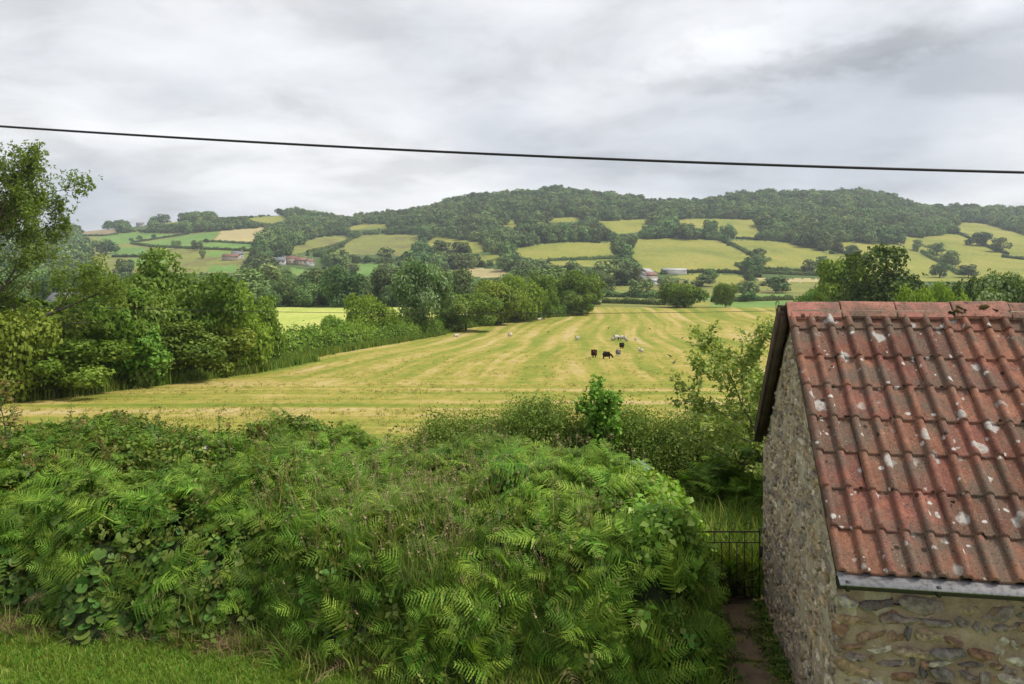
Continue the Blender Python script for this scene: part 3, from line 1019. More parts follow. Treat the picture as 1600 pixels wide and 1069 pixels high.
# ------------------------------------------------------------------ trees of the hay field hedge
MID = {}
for key, (sd_, mat, n_, lf, kw) in {
    'mixed_a': (21, L_mid, 9000, 0.080, dict(lobes=15)),
    'mixed_b': (22, L_mid, 9000, 0.080, dict(lobes=19, lr=(0.2, 0.36), spread=0.7)),
    'oak': (23, L_oak, 11000, 0.066, dict(lobes=26, lr=(0.2, 0.34), spread=0.72, tvar=0.35)),
    'lime': (24, L_lime, 9000, 0.076, dict(lobes=17, lr=(0.22, 0.4), spread=0.66)),
    'silver': (25, L_silver, 9500, 0.070, dict(lobes=18, lr=(0.22, 0.38), spread=0.66)),
    'loose': (26, L_mid, 9000, 0.072, dict(lobes=24, lr=(0.14, 0.28), spread=0.8)),
    'thorn': (27, L_thorn, 9500, 0.070, dict(lobes=22, lr=(0.16, 0.32), spread=0.74)),
    'olive': (28, L_ash, 9500, 0.070, dict(lobes=22, lr=(0.16, 0.32), spread=0.74)),
}.items():
    V, Fq, t = crown_data(sd_, n_, lf, low=-0.95, **kw)
    V[:, 2] = (V[:, 2] - V[:, 2].min()) / np.ptp(V[:, 2]) * 2 - 1
    V[:, :2] /= np.percentile(np.abs(V[:, :2]), 98.5)
    MID[key] = np_mesh('crown', V, Fq, [mat], tint=t)


def ground(x, y):
    return float(terr(x, y)) + CZ


def mid_tree(name, label, cat, x, top, w, Y, key, group=None, rz=0.0, kind=0, crown_low=0.08, base=None):
    X = (x - 800) / F * Y
    zb = ground(X, Y) if base is None else base
    zt = CZ - (top - HY) / F * Y
    return tree(name, label, cat, (X, Y, zb), zt - zb, w / F * Y, MID[key], group, rz, crown_low, kind)


G1 = 'trees and bushes along the left field hedge'
for i, a in enumerate([
    ('hedge_bush', 'big tangled green bush under the tall ash at the left edge', 'bush', 45, 455, 215, 45, 'mixed_b'),
    ('hedge_bush', 'dark leafy bush between the ash and the tall thorn bush', 'bush', 150, 448, 170, 47, 'loose'),
    ('hedge_bush', 'olive-green willow bush with a dome just right of the ash', 'bush', 195, 425, 150, 49, 'olive'),
    ('hawthorn_tree', 'tall dark thorn tree with a ragged top in the left hedge', 'tree', 285, 384, 165, 57, 'thorn'),
    ('hedge_bush', 'yellow-green bush on the right flank of the tall thorn tree', 'bush', 352, 436, 120, 62, 'lime'),
    ('hedge_bush', 'bright green bush ending the left thicket beside the pale meadow', 'bush', 392, 460, 84, 68, 'mixed_a'),
    ('hedge_bush', 'low dark bush at the foot of the thorn tree', 'bush', 250, 500, 170, 52, 'thorn'),
    ('hedge_bush', 'low spreading bush at the bottom left of the thicket', 'bush', 85, 520, 190, 42, 'loose'),
    ('hedge_bush', 'rounded bush filling the corner below the ash at the very edge', 'bush', 5, 478, 150, 40, 'mixed_a'),
    ('hedge_bush', 'green bush low in front of the olive willow bush', 'bush', 185, 492, 150, 48, 'mixed_b'),
    ('hedge_bush', 'low leafy bush below the yellow-green one near the thicket end', 'bush', 335, 496, 130, 59, 'mixed_b'),
    ('hedge_bush', 'small pale bush standing left of the conical hedge tree', 'bush', 522, 492, 42, 112, 'mixed_a'),
    ('hedge_tree', 'bright green conical tree in front of the pale meadow', 'tree', 577, 457, 74, 116, 'lime'),
    ('hedge_tree', 'tall silvery green tree rising highest from the middle of the hedge', 'tree', 655, 402, 98, 135, 'silver'),
    ('hedge_bush', 'dark low bush at the foot of the tall silvery tree', 'bush', 640, 482, 64, 132, 'thorn'),
    ('hedge_bush', 'rounded olive bush right of the tall silvery tree', 'bush', 728, 456, 92, 150, 'olive'),
    ('hedge_tree', 'dense bright green tree third right of the silvery tree', 'tree', 778, 436, 78, 166, 'mixed_a'),
    ('hedge_tree', 'yellow-green rounded tree left of the last hedge gap', 'tree', 818, 427, 74, 178, 'lime'),
    ('hedge_tree', 'dark green tree at the right end of the hedge clump', 'tree', 850, 425, 46, 186, 'loose'),
    ('hedge_tree', 'big domed tree standing last at the far corner of the field', 'tree', 908, 420, 74, 206, 'mixed_b'),
    ('hedge_bush', 'low rounded bush tucked under the last domed tree', 'bush', 903, 452, 46, 201, 'olive'),
    ('valley_bush', 'broad round bush at the far end of the mown field', 'bush', 1070, 441, 78, 236, 'mixed_a'),
    ('valley_tree', 'upright small tree right of the broad round bush', 'tree', 1133, 441, 36, 236, 'mixed_a'),
]):
    mid_tree(*a, group=G1 if 'valley' not in a[0] else None, rz=1.3 * i, kind=i % 3, crown_low=-0.03 if 'bush' in a[0] else 0.02)
for i, a in enumerate([
    ('oak_tree', 'large dark domed oak rising behind the shed ridge', 'tree', 1393, 378, 172, 108, 'oak'),
    ('oak_tree', 'lighter green tree overlapping the left side of the large dark oak', 'tree', 1318, 394, 96, 122, 'mixed_b'),
    ('garden_tree', 'bright yellow-green bush just above the shed ridge', 'bush', 1442, 442, 70, 66, 'lime'),
    ('garden_tree', 'bright green bush right of the yellow-green one above the ridge', 'bush', 1490, 436, 80, 72, 'lime'),
    ('garden_tree', 'soft green tree top at the right edge above the ridge', 'tree', 1575, 419, 130, 62, 'silver'),
    ('garden_tree', 'low grey-green bush above the left part of the ridge', 'bush', 1275, 446, 80, 130, 'mixed_a'),
    ('garden_tree', 'dark tree behind the bright bushes right of the oak', 'tree', 1535, 428, 90, 95, 'oak'),
]):
    mid_tree(*a, rz=0.9 * i + 0.4, kind=i % 3, crown_low=0.0)


def build_ash():
    Y = 42.0
    X = (0 - 800) / F * Y
    zb = ground(X, Y)
    o = empty('ash_tree', (X, Y, zb))
    lab(o, 'tall airy ash tree against the sky at the left edge', 'tree')
    lb, tips = branches(8, 14.3, 0.22, levels=3, nsub=(16, 7, 5), up=0.6, spread=0.72, first=0.12, lenr=0.52, wob=0.11)
    o.scale = (0.92, 0.85, 1.0)
    link('trunk', limb_mesh('trunk', lb, M_bark, 0.012), o)
    g = np.random.default_rng(4)
    P, A = [], []
    for p, d in tips:
        m = 10
        P.append(p + g.normal(size=(m, 3)) * 0.27); A.append(np.repeat([d], m, 0))
    for p, r, lev in lb:
        if lev == 3 or lev == 2:
            for q in p[1:]:
                if g.uniform() < 0.75:
                    m = 3
                    P.append(q + g.normal(size=(m, 3)) * 0.2); A.append(np.repeat([p[-1] - p[0]], m, 0))
    P = np.concatenate(P); A = unit(np.concatenate(A))
    # every spray: five drooping leaflets
    k = 5
    dirs = unit(A[:, None] + 0.8 * g.normal(size=(len(P), k, 3)) + np.array([0, 0, -0.25]))
    C = (P[:, None] + dirs * 0.14).reshape(-1, 3)
    nm = g.normal(size=C.shape) + np.array([0, 0, 0.9])
    V, Fq = leaves(C, nm, g.uniform(0.15, 0.27, len(C)), 0.36, g, along=dirs.reshape(-1, 3))
    t = np.clip(np.repeat(g.uniform(0.2, 0.8, len(P)), k) + 0.2 * g.normal(size=len(C)), 0, 1)
    link('crown', np_mesh('crown', V, Fq, [L_ash], tint=np.repeat(t, 4)), o)


build_ash()

# the hedge itself
hy = np.array([36, 43, 50, 61, 76, 90, 107, 130, 155, 172, 190, 198, 205])
hx = np.interp(hy, LHY, LHX)
hp = np.column_stack([hx, hy, [ground(a, b) for a, b in zip(hx, hy)]])
hedge_strip('field_hedge', 'long bushy hedge along the left side of the mown field', hp, 3.0, 2.4, 0.27, L_mid, 0.95, 77)


def tuft_mesh(seed, n, h, w, spread, mat, bend=0.5, seed_mat=None):
    g = np.random.default_rng(seed)
    V, T3, Q, tt, fm = [], [], [], [], []
    c = 0
    quads = []
    for i in range(n):
        a = g.uniform(0, 6.28); r = spread * math.sqrt(g.uniform())
        b = np.array([r * math.cos(a), r * math.sin(a), 0])
        hh = h * g.uniform(0.55, 1.15)
        ba = g.uniform(0, 6.28); bd = np.array([math.cos(ba), math.sin(ba), 0]) * bend * hh * g.uniform(0.3, 1.1)
        sd_ = np.array([-math.sin(ba), math.cos(ba), 0]) * w * g.uniform(0.7, 1.3) / 2
        m = b + bd * 0.3 + np.array([0, 0, hh * 0.6]); e = b + bd + np.array([0, 0, hh])
        V += [b - sd_, b + sd_, m + sd_ * 0.8, m - sd_ * 0.8, e + sd_ * 0.12, e - sd_ * 0.12]
        quads += [(c, c + 1, c + 2, c + 3), (c + 3, c + 2, c + 4, c + 5)]
        fm += [0, 0]
        tt += [g.uniform(0, 1)] * 6
        c += 6
        if seed_mat is not None and i % 3 == 0:
            top = b + bd * 1.25 + np.array([0, 0, hh * 1.5])
            V += [b - sd_ * 0.25, b + sd_ * 0.25, top + sd_ * 0.2, top - sd_ * 0.2]
            quads.append((c, c + 1, c + 2, c + 3)); fm.append(1); tt += [0.3] * 4; c += 4
            for q in range(9):
                f = q / 9.0
                p = top + (np.array([0, 0, 0.22 * hh]) + bd * 0.12) * f
                dd = g.normal(size=3) * np.array([1, 1, 0.5]) * hh * 0.06 * (1.1 - f)
                s2 = g.normal(size=3) * hh * 0.009
                V += [p, p + dd * 0.5 + s2, p + dd, p + dd * 0.5 - s2]
                quads.append((c, c + 1, c + 2, c + 3)); fm.append(1); tt += [g.uniform(0, 1)] * 4; c += 4
    return np_mesh('tuft', np.array(V), np.array(quads), [mat] + ([seed_mat] if seed_mat else []), tint=np.array(tt), fmat=np.array(fm))


C_verge = proto_coll('verge_tuft', [tuft_mesh(40 + i, 16, 0.6, 0.05, 0.35, L_grass) for i in range(3)])
g = np.random.default_rng(9)
n = 8200
yy = 30 + (205 - 30) * g.uniform(size=n) ** 1.8
xx = np.interp(yy, LHY, LHX) + 0.8 + np.where(yy < 75, 4.2, 1.9) * g.uniform(size=n)
zz = terr(xx, yy) + CZ
lab(scatter('verge_grass', C_verge, np.column_stack([xx, yy, zz]), np.column_stack([0 * xx, 0 * xx, g.uniform(0, 6.28, n)]), g.uniform(0.6, 1.4, n), g.integers(0, 3, n)),
    'fringe of long green grass at the foot of the field hedge', 'grass')

L_hay = leaf_mat('stubble', (0.15, 0.18, 0.035), (0.24, 0.215, 0.055), (0.33, 0.265, 0.11), trans=0.2, hue=0.02, val=0.3)
C_stub = proto_coll('stubble', [tuft_mesh(720 + i, 12, 0.09, 0.02, 0.16, L_hay, 1.2) for i in range(4)])
n = 26000
yy = 15.5 + 75 * g.uniform(size=n) ** 1.5
xx = (g.uniform(size=n) * 1.5 - 0.9) * yy
k = (xx > np.interp(yy, LHY, LHX) + 2.6) & (xx < 7 + 0.35 * yy)
patch = np.sin(xx * 0.5 + 2 * np.sin(yy * 0.23)) + np.sin(yy * 1.15 + 0.06 * xx) + np.sin(yy * 0.43)
k &= g.uniform(size=n) < 0.12 + 0.2 * (patch + 1)
xx, yy = xx[k], yy[k]; n = len(xx)
lab(scatter('mown_stubble', C_stub, np.column_stack([xx, yy, terr(xx, yy) + CZ]), np.column_stack([g.normal(size=n) * 0.3, g.normal(size=n) * 0.3, g.uniform(0, 6.28, n)]), g.uniform(0.5, 1.5, n), g.integers(0, 4, n)),
    'cut grass and stubble lying on the near part of the mown field', 'grass')

# ------------------------------------------------------------------ the stone shed
def tile_mat(name, base_stops, lichen=0.9, val=0.3):
    m, n, l, out = new_mat(name)
    tc = N(n, 'ShaderNodeTexCoord')
    geo = N(n, 'ShaderNodeNewGeometry')
    oi = N(n, 'ShaderNodeObjectInfo')
    def noise(scale, detail=5.0, rough=0.6):
        q = N(n, 'ShaderNodeTexNoise', i_Scale=scale, i_Detail=detail, i_Roughness=rough)
        l.new(geo.outputs['Position'], q.inputs['Vector'])
        return q.outputs['Fac']
    rp = ramp(n, base_stops)
    l.new(noise(9.0, 8.0, 0.7), rp.inputs[0])
    hs = N(n, 'ShaderNodeHueSaturation')
    mv = N(n, 'ShaderNodeMapRange'); mv.inputs[3].default_value = 1 - val; mv.inputs[4].default_value = 1 + val
    l.new(oi.outputs['Random'], mv.inputs[0]); l.new(mv.outputs[0], hs.inputs['Value'])
    wnz = N(n, 'ShaderNodeTexWhiteNoise', noise_dimensions='1D'); l.new(oi.outputs['Random'], wnz.inputs['W'])
    mh = N(n, 'ShaderNodeMapRange'); mh.inputs[3].default_value = 0.492; mh.inputs[4].default_value = 0.508
    l.new(wnz.outputs['Value'], mh.inputs[0]); l.new(mh.outputs[0], hs.inputs['Hue'])
    l.new(rp.outputs[0], hs.inputs['Color'])
    col = hs.outputs[0]
    def over(col, fac, c):
        mx = N(n, 'ShaderNodeMixRGB'); l.new(fac, mx.inputs[0]); l.new(col, mx.inputs[1])
        mx.inputs[2].default_value = (*c, 1)
        return mx.outputs[0]
    def mathn(op, a, b):
        q = N(n, 'ShaderNodeMath', operation=op, use_clamp=True)
        for i, v in enumerate((a, b)):
            if isinstance(v, (int, float)): q.inputs[i].default_value = v
            else: l.new(v, q.inputs[i])
        return q.outputs[0]
    # grey algae streaks
    rs = ramp(n, [(0.44, 0.0), (0.60, 0.9)]); l.new(noise(3.1, 6.0, 0.7), rs.inputs[0])
    col = over(col, rs.outputs[0], (0.115, 0.085, 0.062))
    # fine pitting
    rf = ramp(n, [(0.57, 0.0), (0.68, 0.85)]); l.new(noise(55.0, 3.0, 0.6), rf.inputs[0])
    col = over(col, rf.outputs[0], (0.04, 0.028, 0.022))
    rf2 = ramp(n, [(0.60, 0.0), (0.70, 0.6)]); l.new(noise(95.0, 2.0), rf2.inputs[0])
    col = over(col, rf2.outputs[0], (0.33, 0.27, 0.22))
    # round white lichens
    def lich(scale, r0, r1, dens, c):
        mpw = N(n, 'ShaderNodeVectorMath', operation='ADD')
        wv = N(n, 'ShaderNodeTexNoise', i_Scale=14.0, i_Detail=6.0); l.new(geo.outputs['Position'], wv.inputs['Vector'])
        sv = N(n, 'ShaderNodeVectorMath', operation='SCALE'); sv.inputs['Scale'].default_value = 0.06
        l.new(wv.outputs['Color'], sv.inputs[0])
        l.new(geo.outputs['Position'], mpw.inputs[0]); l.new(sv.outputs[0], mpw.inputs[1])
        vo = N(n, 'ShaderNodeTexVoronoi', i_Scale=scale); vo.inputs['Randomness'].default_value = 1.0
        l.new(mpw.outputs[0], vo.inputs['Vector'])
        sp = N(n, 'ShaderNodeSeparateColor'); l.new(vo.outputs['Color'], sp.inputs[0])
        rad = N(n, 'ShaderNodeMapRange'); rad.inputs[1].default_value = dens; rad.inputs[2].default_value = 1.0
        rad.inputs[3].default_value = 0.0; rad.inputs[4].default_value = r1
        l.new(sp.outputs[0], rad.inputs[0])
        lt = N(n, 'ShaderNodeMapRange'); lt.inputs[1].default_value = 0.0; lt.inputs[2].default_value = 0.10
        sb = N(n, 'ShaderNodeMath', operation='SUBTRACT'); l.new(rad.outputs[0], sb.inputs[0]); l.new(vo.outputs['Distance'], sb.inputs[1])
        l.new(sb.outputs[0], lt.inputs[0])
        big = ramp(n, [(0.41, 0.0), (0.47, 1.0)]); l.new(noise(1.7, 2.0), big.inputs[0])
        crust = ramp(n, [(0.36, 0.35), (0.50, 1.0)]); l.new(noise(46.0, 5.0, 0.7), crust.inputs[0])
        return mathn('MULTIPLY', mathn('MULTIPLY', lt.outputs[0], crust.outputs[0]), big.outputs[0])
    col = over(col, mathn('MULTIPLY', lich(6.0, 0, 0.42, 0.52, None), lichen), (0.37, 0.355, 0.33))
    col = over(col, mathn('MULTIPLY', lich(17.0, 0, 0.42, 0.66, None), lichen), (0.49, 0.47, 0.44))
    # dark moss spots
    vo = N(n, 'ShaderNodeTexVoronoi', i_Scale=8.5); l.new(geo.outputs['Position'], vo.inputs['Vector'])
    rv = ramp(n, [(0.13, 0.9), (0.19, 0.0)]); l.new(vo.outputs['Distance'], rv.inputs[0])
    mk = ramp(n, [(0.50, 0.0), (0.56, 1.0)]); l.new(noise(2.6, 2.0), mk.inputs[0])
    col = over(col, mathn('MULTIPLY', rv.outputs[0], mk.outputs[0]), (0.022, 0.016, 0.010))
    p = N(n, 'ShaderNodeBsdfPrincipled', i_Roughness=0.85); p.inputs['Specular IOR Level'].default_value = 0.2
    l.new(col, p.inputs['Base Color'])
    bp = N(n, 'ShaderNodeBump', i_Strength=0.5, i_Distance=0.006)
    l.new(noise(60.0, 4.0), bp.inputs['Height']); l.new(bp.outputs[0], p.inputs['Normal'])
    l.new(p.outputs[0], out.inputs[0])
    return m


M_tile = tile_mat('clay_tile', [(0.3, (0.112, 0.050, 0.036)), (0.5, (0.172, 0.0715, 0.048)), (0.68, (0.248, 0.107, 0.064))])
M_ridge = tile_mat('ridge_tile', [(0.3, (0.25, 0.11, 0.085)), (0.5, (0.34, 0.145, 0.11)), (0.7, (0.40, 0.19, 0.145))], lichen=0.0, val=0.1)
M_mortar = noise_mat('lime_mortar', [(0.30, (0.19, 0.140, 0.092)), (0.45, (0.25, 0.19, 0.128)), (0.58, (0.30, 0.232, 0.16)), (0.72, (0.36, 0.29, 0.21))], 7.0, 12.0, bump=1.0, bscale=38.0, dist=0.02)
M_mortar_g = noise_mat('grey_mortar', [(0.3, (0.25, 0.205, 0.135)), (0.5, (0.36, 0.305, 0.21)), (0.72, (0.46, 0.415, 0.31))], 6.0, 9.0, bump=0.9, bscale=45.0, dist=0.015)


def stone_mat(name, palette, gain=1.25):
    m, n, l, out = new_mat(name)
    oi = N(n, 'ShaderNodeObjectInfo')
    geo = N(n, 'ShaderNodeNewGeometry')
    gain = gain if hasattr(gain, '__len__') else (gain,) * 3
    palette = [[k * w for k, w in zip(c, gain)] for c in palette]
    st = [(i / (len(palette)), c) for i, c in enumerate(palette)]
    rp = ramp(n, st, 'CONSTANT'); l.new(oi.outputs['Random'], rp.inputs[0])
    no = N(n, 'ShaderNodeTexNoise', i_Scale=22.0, i_Detail=9.0, i_Roughness=0.7); l.new(geo.outputs['Position'], no.inputs['Vector'])
    r2 = ramp(n, [(0.32, (0.5, 0.48, 0.47)), (0.5, (1.12, 1.10, 1.07)), (0.66, (1.75, 1.7, 1.62))]); l.new(no.outputs['Fac'], r2.inputs[0])
    mu = N(n, 'ShaderNodeMixRGB', blend_type='MULTIPLY'); mu.inputs[0].default_value = 1.0
    l.new(rp.outputs[0], mu.inputs[1]); l.new(r2.outputs[0], mu.inputs[2])
    n3 = N(n, 'ShaderNodeTexNoise', i_Scale=6.0, i_Detail=6.0, i_Roughness=0.7); l.new(geo.outputs['Position'], n3.inputs['Vector'])
    r3 = ramp(n, [(0.55, 0.0), (0.66, 0.7)]); l.new(n3.outputs['Fac'], r3.inputs[0])
    mx = N(n, 'ShaderNodeMixRGB'); l.new(r3.outputs[0], mx.inputs[0]); l.new(mu.outputs[0], mx.inputs[1]); mx.inputs[2].default_value = (0.22, 0.13, 0.06, 1)
    p = N(n, 'ShaderNodeBsdfPrincipled', i_Roughness=0.85); p.inputs['Specular IOR Level'].default_value = 0.25
    l.new(mx.outputs[0], p.inputs['Base Color'])
    bp = N(n, 'ShaderNodeBump', i_Strength=1.0, i_Distance=0.03); l.new(no.outputs['Fac'], bp.inputs['Height']); l.new(bp.outputs[0], p.inputs['Normal'])
    l.new(p.outputs[0], out.inputs[0])
    return m


M_stone = stone_mat('rubble_stone', [(0.17, 0.15, 0.135), (0.23, 0.165, 0.10), (0.15, 0.135, 0.13), (0.30, 0.27, 0.22), (0.18, 0.105, 0.07), (0.20, 0.17, 0.145),
                                     (0.25, 0.195, 0.13), (0.105, 0.092, 0.092), (0.18, 0.15, 0.14), (0.34, 0.315, 0.265), (0.20, 0.13, 0.085)])
M_stone_g = stone_mat('gable_stone', [(0.24, 0.205, 0.16), (0.28, 0.235, 0.17), (0.17, 0.155, 0.14), (0.29, 0.265, 0.22), (0.19, 0.15, 0.12), (0.24, 0.215, 0.18),
                                      (0.27, 0.23, 0.165), (0.15, 0.14, 0.135), (0.21, 0.185, 0.165), (0.34, 0.32, 0.28)], (1.5, 1.38, 1.2))
M_wood = noise_mat('dark_board', [(0.3, (0.045, 0.030, 0.022)), (0.6, (0.085, 0.057, 0.042)), (0.75, (0.13, 0.095, 0.07))], 7.0, bump=0.4)
M_gutter = noise_mat('black_gutter', [(0.3, (0.008, 0.008, 0.009)), (0.7, (0.018, 0.018, 0.020))], 9.0, rough=0.42, bump=0.1, spec=0.5)
M_flash = noise_mat('grey_gutter_lip', [(0.32, (0.17, 0.165, 0.165)), (0.48, (0.29, 0.28, 0.285)), (0.66, (0.36, 0.35, 0.355))], 30.0, 8.0, rough=0.6, bump=0.15)
M_iron = noise_mat('rusty_iron', [(0.35, (0.018, 0.014, 0.012)), (0.6, (0.05, 0.034, 0.026))], 20.0, rough=0.7, bump=0.3, spec=0.4)
M_moss = noise_mat('moss', [(0.3, (0.05, 0.045, 0.012)), (0.55, (0.12, 0.10, 0.02)), (0.7, (0.17, 0.13, 0.03))], 30.0, bump=0.9, dist=0.02)
M_moss_d = noise_mat('dark_moss', [(0.3, (0.02, 0.016, 0.008)), (0.7, (0.055, 0.045, 0.018))], 30.0, bump=0.9, dist=0.02)

SH = empty('stone_shed', (2.24, 5.3, 0), R(-9.7))
lab(SH, 'small rubble-stone shed with a lichen-spotted red tile roof', 'shed')
LEN, WID, EAV, RID, RV = 4.6, 3.3, 1.60, 3.32, 1.65


def roof_z(v):
    return RID - abs(v - RV) * (RID - 1.63) / (RV + 0.14)


def build_walls():
    # front wall with slightly uneven face
    def slab_face(nx, nz, fx, inside=None):
        pass
    g = np.random.default_rng(2)
    def face(u0, u1, z0, ztop, nx, nz, fn, thick, flip):
        us = np.linspace(u0, u1, nx)
        V, q = [], []
        for i, u in enumerate(us):
            zt = ztop(u)
            for j in range(nz):
                z = z0 + (zt - z0) * j / (nz - 1)
                w = 0.007 * (math.sin(u * 9 + z * 5) + math.sin(u * 4.3 - z * 11) + math.sin(u * 21 + z * 17) * 0.5)
                if i in (0, nx - 1): w = 0
                V.append(fn(u, z, w))
        nb = len(V)
        for i, u in enumerate(us):
            zt = ztop(u)
            for j in range(nz):
                V.append(fn(u, z0 + (zt - z0) * j / (nz - 1), -thick))
        def id_(i, j, b): return b * nb + i * nz + j
        for i in range(nx - 1):
            for j in range(nz - 1):
                a = (id_(i, j, 0), id_(i + 1, j, 0), id_(i + 1, j + 1, 0), id_(i, j + 1, 0))
                q.append(a); q.append(tuple(reversed([k + nb for k in a])))
        for i in range(nx - 1):
            q.append((id_(i, nz - 1, 0), id_(i + 1, nz - 1, 0), id_(i + 1, nz - 1, 1), id_(i, nz - 1, 1)))
        for j in range(nz - 1):
            q.append((id_(0, j, 1), id_(0, j, 0), id_(0, j + 1, 0), id_(0, j + 1, 1)))
            q.append((id_(nx - 1, j, 0), id_(nx - 1, j, 1), id_(nx - 1, j + 1, 1), id_(nx - 1, j + 1, 0)))
        q = np.array(q)
        return np.array(V), (q[:, ::-1] if flip else q)
    V, q = face(0.004, LEN, -0.3, lambda u: EAV - 0.04, 60, 24, lambda u, z, w: (u, -w, z), 0.35, False)
    fw = link('front_wall', np_mesh('front_wall', V, q, [M_mortar], smooth=True), SH)
    fw['label'] = 'front wall of mixed stones in wide tan mortar'
    V, q = face(0.0, WID, -0.3, lambda v: roof_z(v) - 0.06, 51, 30, lambda v, z, w: (-w, v, z), 0.35, True)
    gw = link('gable_wall', np_mesh('gable_wall', V, q, [M_mortar_g], smooth=True), SH)
    gw['label'] = 'gable wall of small tightly packed grey-brown stones'
    mb = MB(); mb.box((0.35, WID - 0.35, -0.3), (LEN, WID - 0.004, EAV)); mb.build('back_wall', M_mortar_g, SH)
    return fw, gw


FW, GW = build_walls()


def stone_proto(seed, angular=0.25):
    """flat dome with a broken outline, unit half-width, faces +z"""
    g = np.random.default_rng(seed)
    k = int(g.integers(7, 11))
    th = np.sort(np.linspace(0, 2 * np.pi, k, endpoint=False) + g.uniform(-0.25, 0.25, k))
    r = 1 + angular * g.normal(size=k).clip(-1.2, 1.2) * 0.7
    x, y = np.cos(th) * r, np.sin(th) * r
    r = np.clip(r, 0.55, 1.3)
    x, y = np.cos(th) * r, np.sin(th) * r
    rings = [(1.04, -1.5), (1.0, 0.3), (0.9, 0.85), (0.45, 1.0)]
    V = []
    tilt = g.normal()
    for s, z in rings:
        V += [(a * s, b * s, z * (1 + 0.25 * g.normal()) + 0.25 * tilt * a) for a, b in zip(x, y)]
    V.append((0.1 * g.normal(), 0.1 * g.normal(), 1.02))
    q = [(i * k + j, i * k + (j + 1) % k, (i + 1) * k + (j + 1) % k, (i + 1) * k + j) for i in range(3) for j in range(k)]
    t = [(3 * k + j, 3 * k + (j + 1) % k, 4 * k) for j in range(k)]
    return np.array(V), np.array(q), np.array(t)


def stones():
    g = np.random.default_rng(17)
    pf = [np_mesh('stone', *(lambda a: (a[0], [a[1], a[2]]))(stone_proto(400 + i, 0.5)), [M_stone]) for i in range(12)]
    pg = [np_mesh('stone', *(lambda a: (a[0], [a[1], a[2]]))(stone_proto(430 + i, 0.5)), [M_stone_g]) for i in range(12)]
    # front: wide mortar between stones
    z = 0.03; c = 0
    while z < EAV - 0.05:
        h = g.uniform(0.04, 0.115)
        if z + h > EAV - 0.06: break
        u = g.uniform(-0.02, 0.0)
        while u < 3.1:
            w = min(0.06 + h * g.uniform(0.3, 2.4), 0.26) if g.uniform() < 0.75 else g.uniform(0.03, 0.07)
            hh = h * g.uniform(0.55, 1.0)
            if u + w > 3.1: break
            if g.uniform() < 0.90:
                zz = z + h / 2 + g.uniform(-0.02, 0.02)
                o = link('stone', pf[int(g.integers(12))], FW, loc=(u + w / 2, 0.004, zz),
                         rot=(R(90) + g.normal() * 0.06, g.normal() * 0.14, g.normal() * 0.05), scale=(w / 2 * 1.06, hh / 2 * 1.08, g.uniform(0.016, 0.042)))
                c += 1
            u += w + g.uniform(0.004, 0.038)
        z += h + g.uniform(0.002, 0.016)
    # chips pushed into the joints
    for k in range(260):
        u, zc, w = g.uniform(0.02, 3.0), g.uniform(0.05, EAV - 0.1), g.uniform(0.02, 0.085)
        link('stone', pf[int(g.integers(12))], FW, loc=(u, 0.004, zc), rot=(R(90) + g.normal() * 0.1, g.normal() * 0.25, g.normal() * 0.1), scale=(w / 2, w * g.uniform(0.2, 0.5), g.uniform(0.004, 0.012)))
    # gable: close packed
    z = 0.0; n = 0
    while z < RID:
        h = g.uniform(0.04, 0.085)
        v = g.uniform(-0.015, 0.01)
        while v < WID - 0.03:
            w = h * g.uniform(0.9, 2.4)
            if v + w > WID: break
            if z + h < roof_z(v + w / 2) - 0.12 and z + h < roof_z(v) - 0.06 and z + h < roof_z(v + w) - 0.06:
                o = link('stone', pg[int(g.integers(12))], GW, loc=(0.004, v + w / 2, z + h / 2 + g.uniform(-0.01, 0.01)),
                         rot=(R(90) + g.normal() * 0.1, g.normal() * 0.25, R(-90) + g.normal() * 0.12), scale=(w / 2 * 1.04, h / 2 * g.uniform(0.75, 1.08), g.uniform(0.008, 0.024)))
                n += 1
            v += w + g.uniform(0.0, 0.018)
        z += h + g.uniform(0.0, 0.010)
    return c, n


NST = stones()


